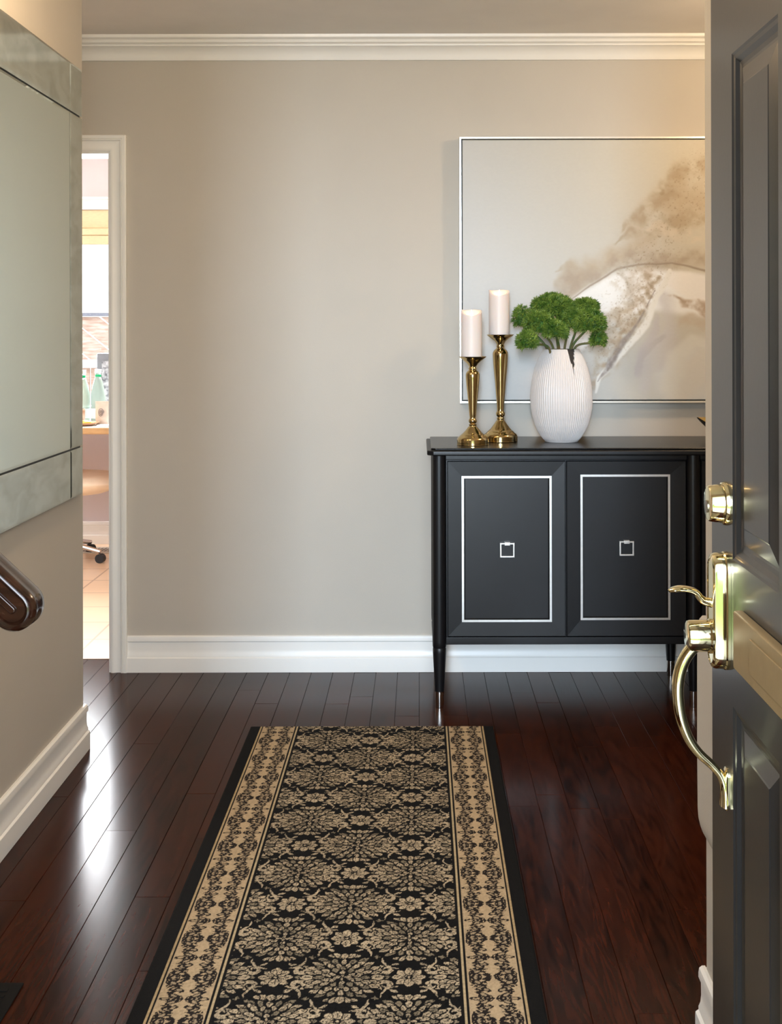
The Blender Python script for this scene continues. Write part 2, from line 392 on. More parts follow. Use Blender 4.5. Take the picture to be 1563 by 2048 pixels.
# ------------------------------------------------------------------ outdoors beyond both openings
struct('lawn', MB().box(-14, 14, -16, .3, -.25, -.20), M['lawn'])
struct('porch', MB().box(-1.6, 1.6, -1.2, .69, -.25, -.03), M['concrete'])
struct('patio', MB().box(-8, 4, YK + .1, 14, -.12, -.05), M['concrete'])
def hedge(name, x0, x1, y0, y1, h, label):
    rnd = np.random.RandomState(5); n = 70; v = []; f = []
    prof = [(0, -.2), (0, h * .5), (0, h), (.2, h + .15), (y1 - y0 - .2, h + .15), (y1 - y0, h), (y1 - y0, -.2)]
    pr = []
    for i in range(len(prof) - 1):
        for k in range(5):
            t = k / 5; pr.append((prof[i][0] * (1 - t) + prof[i + 1][0] * t, prof[i][1] * (1 - t) + prof[i + 1][1] * t))
    pr.append(prof[-1]); m = len(pr)
    for i in range(n + 1):
        x = x0 + (x1 - x0) * i / n
        for (py, pz) in pr:
            d = rnd.uniform(-.09, .09, 3)
            v.append((x + d[0], y0 + py + d[1], max(pz + d[2], -.21)))
    for i in range(n):
        for k in range(m - 1):
            f.append((i * m + k, i * m + k + 1, (i + 1) * m + k + 1, (i + 1) * m + k))
    mb = MB(); mb.add(v, f); o = mb.build(name, M['hedge']); props(o, label, 'hedge'); return o
hedge('garden_hedge', -7, 7, -9.5, -8.2, 1.5, 'clipped green garden hedge across the lawn in front of the house')
# fence seen through the kitchen window: diagonal boards above, upright boards below a ledge
fc = empty('garden_fence', (-2.6, 9.3, -.05), 'pale wooden fence with diagonal boards and a white ledge seen through the kitchen window', 'fence')
YF = 9.3
zt, zm = PX(190, 632, YF).z, PX(190, 718, YF).z
dg = MB(); bwid = .16
for k in range(-6, 40):
    xa = -4.6 + k * bwid * 1.5
    for (dx, dz) in ((.86, -.70),):
        L_ = (zt - zm)
        dxx = L_ / .70 * .86
        # board parallelogram between zm and zt
        w = bwid * 1.4
        v = [(xa, YF, zt), (xa + w, YF, zt), (xa + w + dxx, YF, zm), (xa + dxx, YF, zm)]
        if xa + w + dxx < -.4:
            dg.extrude(v, (0, YF, 0), (0, YF + .02, 0))
dg.build('diagonal_panel', M['fence'], fc)
up = MB()
for k in range(28):
    up.box(-4.4 + k * .145, -4.4 + k * .145 + .138, YF, YF + .02, -.05, zm - .062)
up.build('board_panel', M['fence'], fc)
MB().box(-4.6, -.3, YF - .06, YF + .03, zm - .06, zm - .002).build('ledge', M['white'], fc, label='white ledge')
MB().box(-4.6, -.3, YF - .03, YF + .03, zt + .002, zt + .03).build('top_rail', M['grey'], fc, label='grey top rail')

# ------------------------------------------------------------------ kitchen furniture
tb = empty('kitchen_table', (-1.85, 6.95, .002), 'kitchen table with a light wood edge standing under the kitchen window', 'table')
TZ = .782
MB().box(-2.7, -1.15, 6.60, 7.36, TZ - .036, TZ).build('tabletop', M['oak'], tb, bevel=.004)
MB().box(-2.68, -1.17, 6.615, 7.35, TZ + .0004, TZ + .003).build('table_surface', M['white'], tb, label='white laminate surface')
for x, y in ((-2.63, 6.67), (-1.22, 6.67), (-2.63, 7.29), (-1.22, 7.29)):
    MB().lathe([(.018, .0), (.024, TZ - .0365 - .002)], (x, y, .002), 20).build('leg', M['oak'], tb, smooth=True)
# swivel chair
chx, chy = -2.08, 6.90
ch = empty('swivel_chair', (chx, chy, .002), 'cream upholstered swivel chair on a chrome star base, pushed under the kitchen table', 'chair')
seatp = [(.0001, .500), (.12, .503), (.20, .498), (.235, .485), (.252, .465), (.252, .450), (.235, .425), (.19, .395), (.10, .383), (.0001, .382)]
MB().rings([[(chx + r_ * 1.55 * math.copysign(abs(math.cos(2 * math.pi * k / 48)) ** .6, math.cos(2 * math.pi * k / 48)), chy + r_ * 1.0 * math.copysign(abs(math.sin(2 * math.pi * k / 48)) ** .7, math.sin(2 * math.pi * k / 48)), z_) for k in range(48)] for r_, z_ in smprof(seatp, 3)]).build('seat', M['cushion'], ch, smooth=60)
arc = []
for k in range(13):
    a = R(125 + 110 * k / 12)
    arc.append([(chx + .33 * math.cos(a) * q, chy - .02 + .23 * math.sin(a) * q, z) for q, z in ((1.0, .45), (1.07, .60), (1.1, .72), (1.02, .73), (.95, .6), (.9, .45))])
MB().rings(arc).build('backrest', M['cushion'], ch, smooth=60)
MB().lathe([(.03, .09), (.03, .25), (.02, .25), (.02, .383)], (chx, chy, 0), 24).build('column', M['chrome'], ch, smooth=True)
for k in range(5):
    a = R(-12 + 72 * k); d = Vector((math.cos(a), math.sin(a), 0)); c = Vector((chx, chy, 0))
    l = MB().tube([c + d * .02 + Vector((0, 0, .11)), c + d * .15 + Vector((0, 0, .095)), c + d * .29 + Vector((0, 0, .065))], [.02, .016, .012], 12).build('base_leg', M['chrome'], ch, smooth=True)
    pc = c + d * .29
    e = Vector((-d.y, d.x, 0))
    MB().tube([pc + e * -.018 + Vector((0, 0, .0275)), pc + e * .018 + Vector((0, 0, .0275))], .0255, 18, up=(0, 0, 1)).build('castor', M['blacksolid'], l, smooth=True)
# floor register near the kitchen wall
fr = MB().box(-2.15, -1.55, 7.13, 7.30, .0025, .008)
fr_o = fr.build('floor_register', mat('register_enamel', srgb(196, 186, 172), .5, noise=.03)); props(fr_o, 'long beige floor register with dark slots below the kitchen window wall', 'floor register')
sl = MB()
for k in range(26):
    x = -2.12 + k * .0215
    sl.add([(x, 7.16, .0084), (x + .008, 7.16, .0084), (x + .018, 7.27, .0084), (x + .010, 7.27, .0084)], [(0, 1, 2, 3)])
sl.build('slots', M['gap'], fr_o)
# things on the table
TS = TZ + .0035
def bottle(cx, D, r, label, zcap):
    o = empty('water_bottle', (cx, D, TS), label, 'bottle', 'water bottles on the kitchen table')
    h = zcap - TS
    pr = [(r * .9, 0), (r, .008), (r, h * .28), (r * .93, h * .32), (r, h * .36), (r, h * .50), (r * .92, h * .58), (r * .62, h * .76), (r * .40, h * .86), (r * .38, h * .93)]
    MB().lathe(pr, (cx, D, TS), 28).build('bottle_body', M['bottle'], o, smooth=35)
    MB().lathe([(r * .405, h * .845), (r * .405, h * .90)], (cx, D, TS), 20, caps=False).build('neck_band', mat('green_band', srgb(20, 170, 110), .5, noise=.02), o, smooth=True)
    MB().lathe([(r * .46, h * .93), (r * .46, h)], (cx, D, TS), 20).build('cap', M['white'], o, bevel=.001)
    MB().lathe([(r * 1.006, h * .08), (r * 1.006, h * .27)], (cx, D, TS), 28, caps=False).build('paper_label', mat('bottle_label', srgb(226, 240, 244), .5, noise=.03), o, smooth=True)
D1 = 6.93
bottle(PX(196, 0, D1).x, D1, .041, 'clear green water bottle with a white cap beside the snack pouch', PX(0, 737, D1).z)
bottle(PX(163, 0, D1).x, D1 + .02, .041, 'clear green water bottle half hidden by the mirror edge, behind the plate', PX(0, 739, D1).z)
# snack pouch
p0 = PX(190, 848, 6.80); 
po = empty('snack_pouch', (PX(205, 0, 6.80).x, 6.80, TS), 'stand-up snack pouch with a swirl mark and a tan lower half beside the bottles', 'snack pouch')
pc = []
for t, w, d in ((0, .036, .020), (.25, .040, .022), (.6, .040, .014), (.9, .041, .004), (1, .041, .002)):
    z = TS + .0005 + t * .128; cx = po.location.x; ring = []
    for k in range(24):
        a = 2 * math.pi * k / 24; ring.append((cx + w * math.copysign(abs(math.cos(a)) ** .6, math.cos(a)), 6.80 + d * math.copysign(abs(math.sin(a)) ** .8, math.sin(a)), z))
    pc.append(ring)
MB().rings(pc).build('pouch_body', mat('pouch_film', srgb(206, 190, 176), .4, noise=.08, nscale=30), po, smooth=50)
sw = []
for k in range(50):
    a = k / 49 * 2 * math.pi * 2.6; r_ = .020 * (1 - .85 * k / 49)
    sw.append((po.location.x - .004 + r_ * .8 * math.cos(a), 6.775, TS + .066 + r_ * 1.25 * math.sin(a)))
MB().tube(sw, .0015, 6).build('swirl_mark', mat('pouch_ink', srgb(92, 80, 92), .6, noise=.05), po, smooth=True)
pb = MB().lathe(smprof([(.022, 0), (.060, .004), (.085, .016), (.088, .018), (.083, .016), (.058, .008), (.0001, .006)], 3), (PX(166, 0, 6.72).x, 6.72, TS), 36)
pb_o = pb.build('plate', mat('plate_glaze', srgb(214, 170, 130), .3, noise=.05)); props(pb_o, 'tan shallow plate near the front edge of the kitchen table', 'plate')
lm = empty('lemon_slices', (PX(172, 0, 6.72).x, 6.72, TS + .012), 'yellow lemon slices lying on the tan plate', 'fruit')
ml_ = mat('lemon', srgb(246, 214, 84), .5, noise=.06, nscale=40)
for dx, dy, dz in ((0, 0, .0), (.018, -.02, .006), (-.02, .015, .008)):
    MB().lathe([(.024, 0), (.026, .002), (.024, .005)], (lm.location.x + dx, 6.72 + dy, TS + .012 + dz), 24).build('slice', ml_, lm, smooth=40)
mug = MB().lathe([(.028, 0), (.030, .06), (.030, .085), (.027, .085), (.026, .006), (.0001, .005)], (PX(163, 0, 6.84).x - .012, 6.84, TS), 28, caps=False)
mug.build('cup', mat('cup_glaze', srgb(236, 220, 206), .4, col2=srgb(190, 150, 120), nscale=40), smooth=40)
props(bpy.data.objects['cup'], 'pale speckled cup behind the plate, beside the half hidden bottle', 'cup')
# grey crate with see-through panel, at the window
gx0, gx1 = PX(196, 0, 7.15).x, PX(196, 0, 7.15).x + .22
gz1 = PX(0, 705, 7.15).z
gc = empty('grey_organizer', ((gx0 + gx1) / 2, 7.18, TS), 'grey lidded organizer standing behind the bottles against the window', 'organizer')
MB().box(gx0, gx1, 7.12, 7.26, TS, gz1).build('box_body', M['grey'], gc, bevel=.006)
MB().box(gx0 + .03, gx1 - .03, 7.1165, 7.1195, TS + .1, gz1 - .045).build('front_panel', mat('speckled_film', srgb(96, 96, 102), .3, col2=srgb(196, 196, 202), nscale=45), gc)
tk = MB()
for k in range(4): tk.box(gx0 + .022, gx0 + .026, 7.1165, 7.1195, gz1 - .11 - k * .035, gz1 - .09 - k * .035)
tk.build('dashes', M['gap'], gc)
nk = MB().box(PX(196, 0, 6.68).x, PX(230, 0, 6.68).x, 6.64, 6.73, TS + .0002, TS + .006).build('folded_napkin', mat('napkin', srgb(240, 238, 240), .9, noise=.02), bevel=.002)
props(nk, 'folded white napkin on the front edge of the kitchen table', 'napkin')

# ------------------------------------------------------------------ big wall mirror
mxf = -1.035; YM0, YM1, ZM0, ZM1 = 2.50 + .13, 3.74, .815, 2.116
st = .129
mi = empty('wall_mirror', (XL, (YM0 + YM1) / 2, ZM0), 'large square-edged wall mirror with an antiqued mirrored border on the left wall', 'mirror')
MB().box(XL + .0005, mxf - .006, YM0 + .01, YM1 - .01, ZM0 + .01, ZM1 - .01).build('backing', M['gap'], mi)
def antiq():
    m = bpy.data.materials.new('antiqued_mirror'); m.use_nodes = True; N = m.node_tree.nodes; L = m.node_tree.links; b = N['Principled BSDF']
    t = N.new('ShaderNodeTexCoord'); mp = N.new('ShaderNodeMapping'); mp.inputs['Scale'].default_value = (1, .35, .8); L.new(t.outputs['Object'], mp.inputs[0])
    n = N.new('ShaderNodeTexNoise'); n.inputs['Scale'].default_value = 22; n.inputs['Detail'].default_value = 7; n.inputs['Distortion'].default_value = .8
    L.new(mp.outputs[0], n.inputs['Vector'])
    r = N.new('ShaderNodeValToRGB'); r.color_ramp.elements[0].position = .3; r.color_ramp.elements[1].position = .62
    r.color_ramp.elements[0].color = (*srgb(172, 176, 164), 1); r.color_ramp.elements[1].color = (*srgb(202, 206, 196), 1)
    L.new(n.outputs['Fac'], r.inputs[0]); L.new(r.outputs[0], b.inputs['Base Color'])
    b.inputs['Metallic'].default_value = .92; b.inputs['Roughness'].default_value = .10
    return m
AM = antiq()
def pane(name, y0, y1, z0, z1, m, label=None):
    b = .007; x0 = mxf - .006
    v = [(x0, y0, z0), (x0, y1, z0), (x0, y1, z1), (x0, y0, z1), (mxf - .002, y0, z0), (mxf - .002, y1, z0), (mxf - .002, y1, z1), (mxf - .002, y0, z1),
         (mxf, y0 + b, z0 + b), (mxf, y1 - b, z0 + b), (mxf, y1 - b, z1 - b), (mxf, y0 + b, z1 - b)]
    f = [(0, 1, 2, 3), (0, 1, 5, 4), (1, 2, 6, 5), (2, 3, 7, 6), (3, 0, 4, 7), (4, 5, 9, 8), (5, 6, 10, 9), (6, 7, 11, 10), (7, 4, 8, 11), (8, 9, 10, 11)]
    return MB().add(v, f).build(name, m, mi, label=label)
gp = .0028
zi0, zi1 = .961, 1.969; yi0, yi1 = YM0 + st, YM1 - st
pane('mirror_pane', yi0 + .001, yi1 - .001, zi0 + gp, zi1 - gp, M['mirror'], 'clear centre pane')
pane('border_strip', yi0, yi1, zi1 + gp, ZM1, AM); pane('border_strip', yi0, yi1, ZM0, zi0 - gp, AM)
pane('border_strip', yi1 + .001, YM1, zi0 + gp, zi1 - gp, AM); pane('border_strip', YM0, yi0 - .001, zi0 + gp, zi1 - gp, AM)
for (a, b_) in ((yi1 + .001, YM1), (YM0, yi0 - .001)):
    pane('corner_block', a, b_, zi1 + gp, ZM1, AM); pane('corner_block', a, b_, ZM0, zi0 - gp, AM)

# ------------------------------------------------------------------ sideboard
FY = 4.235                                     # front plane of the carcass
def X_(px, D=FY): return (px - VX) * D / F
def Z_(py, D=FY): return H - (py - VY) * D / F
sb = empty('sideboard', (.954, 4.45, 0), 'black sideboard with silver inlaid doors and turned legs against the back wall', 'sideboard')
sx0, sx1 = .068, 1.84; YBK = 4.645; ZT = .905
zb0, zb1 = .217, .880
# top in two tiers with clipped corners
def clipped(x0, x1, y0, y1, c, z0, z1):
    p = [(x0 + c, y0, z0), (x1 - c, y0, z0), (x1, y0 + c, z0), (x1, y1, z0), (x0, y1, z0), (x0, y0 + c, z0)]
    return MB().extrude(p, (0, 0, z0), (0, 0, z1))
tp = clipped(X_(853, 4.20), 1.908 - X_(853, 4.20), 4.185, YBK + .012, .020, zb1 + .0005, .8975)
tp.build('top', M['black'], sb, bevel=.004, seg=3)
clipped(X_(861, 4.21), 1.908 - X_(861, 4.21), 4.205, YBK + .010, .014, .898, ZT).build('top_panel', M['blacktop'], sb, bevel=.003)
LGX = [.068, .954, 1.84]
car = MB().box(sx0 + .022, sx1 - .022, FY + .012, YBK, zb0, zb1 - .0005)
car.build('body', M['black'], sb, bevel=.002)
MB().box(sx0 + .022, sx1 - .022, FY + .0, FY + .0118, .861, zb1 - .0005).build('top_rail', M['black'], sb, bevel=.002)
MB().box(sx0 + .022, sx1 - .022, FY + .0, FY + .0118, zb0, .243).build('bottom_rail', M['black'], sb, bevel=.002)
for lx in LGX:
    for ly in (FY + .004, YBK - .02):
        l = MB().lathe([(.0245, .879), (.0245, .23), (.024, .212), (.0225, .2085), (.0225, .2065), (.0235, .204), (.0232, .19), (.0165, .062), (.0160, .0555)], (lx, ly, 0), 32).build('leg', M['black'], sb, smooth=40)
        MB().lathe([(.0164, .055), (.0158, .014), (.0148, .004), (.0148, .0015)], (lx, ly, 0), 28).build('ferrule', M['ferrule'], l, smooth=40, label='steel foot cap')
def door(x0, x1, inl, hx, mirror=1):
    z0, z1 = .2465, .8575
    d = MB(); yf = FY - .006
    ix0, ix1, iz0, iz1 = inl
    w = .0075
    # outer frame sloping gently inward to the inlay, then the recessed centre panel
    O = [(x0, z0), (x1, z0), (x1, z1), (x0, z1)]; I = [(ix0, iz0), (ix1, iz0), (ix1, iz1), (ix0, iz1)]
    J = [(ix0 + w, iz0 + w), (ix1 - w, iz0 + w), (ix1 - w, iz1 - w), (ix0 + w, iz1 - w)]
    K = [(a + (.005 if a < (ix0 + ix1) / 2 else -.005), b + (.005 if b < (iz0 + iz1) / 2 else -.005)) for a, b in J]
    rings = [[(a, FY + .0116, b) for a, b in O], [(a, yf + .002, b) for a, b in O],
             [(a + (.002 if a < (x0 + x1) / 2 else -.002), yf, b + (.002 if b < .5 else -.002)) for a, b in O],
             [(a, yf + .002, b) for a, b in I], [(a, yf + .002, b) for a, b in J], [(a, yf + .0045, b) for a, b in J], [(a, yf + .003, b) for a, b in K]]
    d.rings(rings)
    do = d.build('door', M['black'], sb)
    il = MB()
    il.rings([[(a, yf + .0024, b) for a, b in I], [(a, yf - .0006, b) for a, b in I], [(a, yf - .0006, b) for a, b in J], [(a, yf + .0024, b) for a, b in J]], close=False)
    il.build('inlay', M['silver'], do, label='silver inlay strip')
    hz = Z_(1099.5) if hx < X_(1100) else Z_(1096.5)
    ring = MB(); r = .0252; t = .0052
    def rr(s, y): return [(hx - s, y, hz - s), (hx + s, y, hz - s), (hx + s, y, hz + s), (hx - s, y, hz + s)]
    ring.rings([rr(r, yf - .004), rr(r, yf - .009), rr(r - t, yf - .009), rr(r - t, yf - .004), rr(r, yf - .004)], close=False)
    hd = ring.build('ring_pull', M['silver'], do, bevel=.0008)
    MB().box(hx - .0098, hx + .0098, yf - .012, yf + .006, hz + r - .0085, hz + r + .003).build('pull_mount', M['silver'], hd, bevel=.001)
zi_t, zi_b = Z_(952), Z_(1243.5)
door(X_(893.5), X_(1129), (X_(922), X_(1101.5), zi_b, zi_t), X_(1012.5))
zi_t, zi_b = Z_(949.5), Z_(1240)
door(X_(1131.2), X_(1370), (X_(1159), X_(1338), zi_b, zi_t), X_(1250.5))
dxs = X_(1131.2) - X_(893.5)
door(.954 + .027, .954 + .027 + .41, (.954 + .077, .954 + .077 + .313, zi_b, zi_t), .954 + .234)
door(.954 + .441, 1.812, (.954 + .491, 1.762, zi_b, zi_t), .954 + .648)

# ------------------------------------------------------------------ candlesticks and candles
def stick(cx, D, prof, y0, label):
    k = D / F / 4.466
    o = empty('candlestick', (cx, D, ZT), label, 'candlestick', 'gold candlesticks on the sideboard')
    zz = lambda y: (y0 - y) * k
    pr = [(h * k, zz(y)) for y, h in prof][::-1]
    ncup = 5
    cup = [q for q in pr[-ncup:]]
    MB().lathe(smprof(pr[:-ncup + 1], 3), (cx, D, ZT + .0003), 56).build('stem', M['gold'], o, smooth=50)
    cp = cup + [(cup[-1][0] - .003, cup[-1][1]), (cup[-1][0] - .006, cup[-1][1] - .004), (.0001, cup[-1][1] - .005)]
    MB().lathe(cp, (cx, D, ZT + .0003), 56, caps=False).build('drip_cup', M['gold'], o, smooth=35)
    return ZT + .0003 + cup[-1][1] - .0045
tall = [(487, 121), (492, 119), (520, 84), (545, 50), (574, 33), (580, 33), (596, 37), (608, 34), (622, 50), (648, 67), (700, 67), (800, 60), (900, 50), (1000, 42), (1100, 34), (1166, 31), (1180, 38), (1195, 41), (1210, 37), (1222, 28), (1235, 34), (1248, 31), (1262, 42), (1305, 72), (1335, 96), (1346, 112), (1352, 117), (1356, 121), (1372, 140), (1384, 149), (1394, 152), (1398, 152), (1430, 152), (1436, 152), (1440, 148)]
short = [(685, 124), (690, 121), (718, 86), (748, 50), (776, 31), (780, 31), (795, 38), (806, 34), (820, 50), (846, 62), (900, 60), (1000, 50), (1100, 40), (1200, 32), (1236, 28), (1250, 36), (1268, 37), (1282, 26), (1294, 36), (1304, 31), (1318, 44), (1345, 66), (1370, 90), (1380, 103), (1385, 108), (1390, 113), (1405, 130), (1416, 138), (1426, 141), (1430, 141), (1464, 141), (1468, 141), (1471, 137)]
xt, Dt = PX(1000, 0, 4.455).x, 4.455
xs, Ds = PX(944.5, 0, 4.335).x, 4.335
zt_c = stick(xt, Dt, tall, 1440, 'taller gold candlestick, set behind and to the right of the shorter one')
zs_c = stick(xs, Ds, short, 1471, 'shorter gold candlestick at the left front of the sideboard')
def candle(cx, D, z0, ztop, r, label):
    o = empty('pillar_candle', (cx, D, z0), label, 'candle', 'lit white pillar candles on the gold candlesticks')
    n = 64; v = []; f = []
    h = ztop - z0
    lv = [0, .3 * h, .6 * h, h - .03, h - .02, h - .009, h - .003, h]
    def rim(a):                                   # front of the rim is melted down
        fa = math.cos(a + math.pi / 2)
        return .022 * max(0, fa) ** .9 + .0012 * math.sin(3 * a + 1)
    rings = []
    for i, z in enumerate(lv):
        ring = []
        for k in range(n):
            a = 2 * math.pi * k / n
            dz = rim(a) * max(0, (z - (h - .030)) / .030)
            rr_ = r - (.003 if i == 7 else 0)
            ring.append((cx + rr_ * math.cos(a), D + rr_ * math.sin(a), z0 + .0003 + z - dz))
        rings.append(ring)
    for rr_, dz in ((r - .007, .002), (r - .008, .012), (r - .011, .024), (.002, .026)):
        ring = []
        for k in range(n):
            a = 2 * math.pi * k / n
            ring.append((cx + rr_ * math.cos(a), D + rr_ * math.sin(a), z0 + h - max(dz, rim(a) + .002)))
        rings.append(ring)
    MB().rings(rings).build('candle_body', M['candle'], o, smooth=60)
    zf = z0 + h - .0255
    MB().lathe(smprof([(.0008, 0), (.0040, .004), (.0048, .008), (.0032, .014), (.0006, .0235)], 4), (cx, D - .012, zf + .001), 16).build('flame', M['flame'], o, smooth=True)
    point('candle_flame_light', (cx, D - .012, z0 + h - .014), .045, (1, .60, .28), .006)
candle(PX(997.7, 0, Dt).x, Dt, zt_c + .0003, PX(0, 580, Dt).z, 20.4 * Dt / F, 'taller-standing white pillar candle with a lit flame on the taller gold candlestick')
candle(PX(942.3, 0, Ds).x, Ds, zs_c + .0003, PX(0, 619.5, Ds).z, 20.7 * Ds / F, 'white pillar candle with a lit flame on the shorter gold candlestick')

# ------------------------------------------------------------------ vase
VD = 4.44; vx = PX(1121.7, 0, VD).x
va = empty('ribbed_vase', (vx, VD, ZT), 'white ribbed egg-shaped ceramic vase with a V-shaped slit in its rim', 'vase')
vprof = [(0, .52), (.012, .545), (.03, .60), (.06, .67), (.12, .78), (.18, .86), (.27, .935), (.36, .985), (.45, 1.0), (.52, .995), (.60, .975), (.69, .93), (.78, .866), (.86, .785), (.92, .705), (.965, .63), (1, .575)]
Rv = 62 * VD / F; Hv = (PX(0, 699, VD).z) - ZT
def vr(t):
    for i in range(len(vprof) - 1):
        if vprof[i][0] <= t <= vprof[i + 1][0]:
            a = (t - vprof[i][0]) / (vprof[i + 1][0] - vprof[i][0]); return Rv * (vprof[i][1] * (1 - a) + vprof[i + 1][1] * a)
    return Rv * vprof[-1][1]
NT, NA = 170, 900
vm = bpy.data.meshes.new('vase_body'); vv = []; vf = []
def ridge(a, t):
    # hand-cut grooves, 84 around, fading towards the rim on one side and the foot
    fade = min(1, t / .05) * (1 - max(0, (t - .93) / .07))
    s = math.sin(a * 78 + 1.2 * math.sin(a * 3) + 1.0 * t)
    depth = .0019 + .0007 * math.sin(a * 2 + .6)
    return depth * fade * (abs(s) ** .5 * math.copysign(1, s) * .5 - .5)
def in_slit(a, t):
    # slit on the front: a measured from -Y
    Dn = VD - vr(t) * math.cos(a)
    px = (VX + (vx + math.sin(a) * vr(t)) * F / Dn) - 1121.7; y = VY + (H - ZT - t * Hv) * F / Dn
    if y > 753: return False
    xl = 1133.5 - 1121.7 + (y - 699) * (1149 - 1133.5) / 54; xr_ = 1149 - 1121.7 + 0 * (y - 703) * (1149 - 1147.5) / 50 - 2 * math.sin((y - 699) / 54 * math.pi) * 0
    return xl < px < xr_ and math.cos(a) > 0
slit = set()
for i in range(NT + 1):
    t = i / NT
    for k in range(NA):
        a = 2 * math.pi * k / NA                    # a=0 faces the viewer
        r_ = vr(t) + ridge(a, t)
        vv.append((r_ * math.sin(a), -r_ * math.cos(a), t * Hv))
for i in range(NT):
    for k in range(NA):
        k2 = (k + 1) % NA
        if in_slit(2 * math.pi * (k + .5) / NA, (i + .5) / NT): continue
        vf.append((i * NA + k, i * NA + k2, (i + 1) * NA + k2, (i + 1) * NA + k))
vf.append(tuple(range(NA))[::-1])
vm.from_pydata(vv, [], vf); vm.validate(); vm.materials.append(M['vase']); vm.shade_smooth()
vo = bpy.data.objects.new('vase_body', vm); COL.objects.link(vo); vo.parent = va; vo.location = (0, 0, .0005)
sm = vo.modifiers.new('thickness', 'SOLIDIFY'); sm.thickness = .005; sm.offset = -1
inn = MB().lathe([(max(vr(t) - .0075, .001), t * Hv) for t in [.02] + [k / 20 for k in range(1, 21)]], (vx, VD, ZT + .0005), 60, caps=False)
inn.build('vase_lining', mat('dark_vase_lining', srgb(48, 44, 42), .8, noise=.1), va, smooth=True, label='dark inner lining')

# ------------------------------------------------------------------ plant in the vase
pl = empty('green_bouquet', (vx, VD, ZT + Hv * .8), 'bouquet of bright green feathery flower heads standing in the white ribbed vase', 'plant')
heads = [(1104, 617, 4.43, .076, .050), (1078, 650, 4.37, .054, .046), (1054, 684, 4.29, .034, .036), (1043, 638, 4.48, .030, .044),
         (1178, 647, 4.39, .056, .046), (1170, 614, 4.50, .046, .026), (1196, 680, 4.42, .024, .034), (1110, 664, 4.35, .040, .034), (1140, 642, 4.42, .046, .040)]
rng = random.Random(11)
def head(px, py, D, rx, rz, n):
    c = PX(px, py, D); mb = MB()
    blades_v = []; blades_f = []
    for i in range(n):
        z = rng.uniform(-.55, 1); a = rng.uniform(0, 2 * math.pi); q = math.sqrt(1 - z * z)
        d = Vector((q * math.cos(a), q * math.sin(a), z))
        k = rng.uniform(.84, 1.02)
        p = c + Vector((d.x * rx * k, d.y * rx * .85 * k, d.z * rz * k))
        for b in range(6):
            e = (d * 1.0 + Vector((rng.gauss(0, .75), rng.gauss(0, .75), rng.gauss(0, .75) + .15))).normalized()
            L = rng.uniform(.009, .020)
            s = e.cross(Vector((rng.random(), rng.random(), rng.random()))).normalized() * .00105
            tip = p + e * L + Vector((0, 0, -.1 * L)); mid = p + e * L * .55
            nn = len(blades_v)
            blades_v += [p - s * .7, p + s * .7, mid + s * 1.2, tip, mid - s * 1.2]
            blades_f.append((nn, nn + 1, nn + 2, nn + 3, nn + 4))
    me = bpy.data.meshes.new('flower_head'); off = wloc(pl)
    me.from_pydata([tuple(v - off) for v in blades_v], [], blades_f); me.materials.append(M['leaf'])
    o = bpy.data.objects.new('flower_head', me); COL.objects.link(o); o.parent = pl
    # knobbly inner mass
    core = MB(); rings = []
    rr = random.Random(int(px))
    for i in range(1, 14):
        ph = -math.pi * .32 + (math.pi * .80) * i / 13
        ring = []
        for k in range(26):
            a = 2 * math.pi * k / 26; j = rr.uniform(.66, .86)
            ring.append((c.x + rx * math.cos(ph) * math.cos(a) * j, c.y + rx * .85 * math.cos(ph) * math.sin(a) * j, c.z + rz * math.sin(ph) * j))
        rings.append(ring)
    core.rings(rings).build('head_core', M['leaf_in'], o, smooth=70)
    # stem from the vase mouth, branching under the head
    base = Vector((vx + (c.x - vx) * .30, VD + (c.y - VD) * .3, ZT + Hv * .80))
    mouth = Vector((vx + (c.x - vx) * .38, VD + (c.y - VD) * .4, ZT + Hv * 1.02))
    under = c + Vector((0, 0, -rz * .35))
    pts = spline([base, mouth, mouth.lerp(under, .6) + Vector((0, 0, .006)), under], 6)
    MB().tube(pts, [.0042] * (len(pts) - 4) + [.0038, .0034, .003, .0026], 10).build('stem', M['stem'], pl, smooth=True)
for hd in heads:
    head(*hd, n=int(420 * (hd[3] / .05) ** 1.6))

# ------------------------------------------------------------------ bowl at the right
bd = 4.43; bx = PX(1393.5, 0, bd).x + .135
bz = PX(0, 838, bd).z - ZT
bo = empty('footed_bowl', (bx, bd, ZT), 'dark bowl with a shiny gold inside, mostly hidden by the front door edge', 'bowl')
def bowl_rings(dr, dz, lo):
    out = []
    for i in range(13):
        q = lo + (1 - lo) * i / 12; ring = []
        for k in range(72):
            a = 2 * math.pi * k / 72; ca, sa = math.cos(a), math.sin(a)
            h_ = bz * (.50 + .50 * abs(ca) ** 4) if sa < 0 else bz * (.9 + .1 * abs(ca) ** 4)
            rr_ = (.135 if sa > 0 else .135 * (.82 + .18 * abs(ca) ** 2)) * q + dr
            ring.append((bx + rr_ * ca, bd + rr_ * .9 * sa, ZT + .012 + dz + h_ * q ** 2.2 * .88))
        out.append(ring)
    return out
MB().rings(bowl_rings(0, 0, .12)).build('bowl_shell', M['blacksolid'], bo, smooth=60)
o_ = bpy.data.objects['bowl_shell']
import bmesh
bm_ = bmesh.new(); bm_.from_mesh(o_.data); bmesh.ops.delete(bm_, geom=[f for f in bm_.faces if len(f.verts) > 4], context='FACES_ONLY'); bm_.to_mesh(o_.data); bm_.free()
g_ = MB().rings(bowl_rings(-.0012, .0016, .12), close=False)
g_.build('bowl_lining', mat('gold_leaf', (.85, .55, .16), .22, metal=1, noise=.12, nscale=60, bump=.4, bscale=120), bo, smooth=60, label='gold lining')
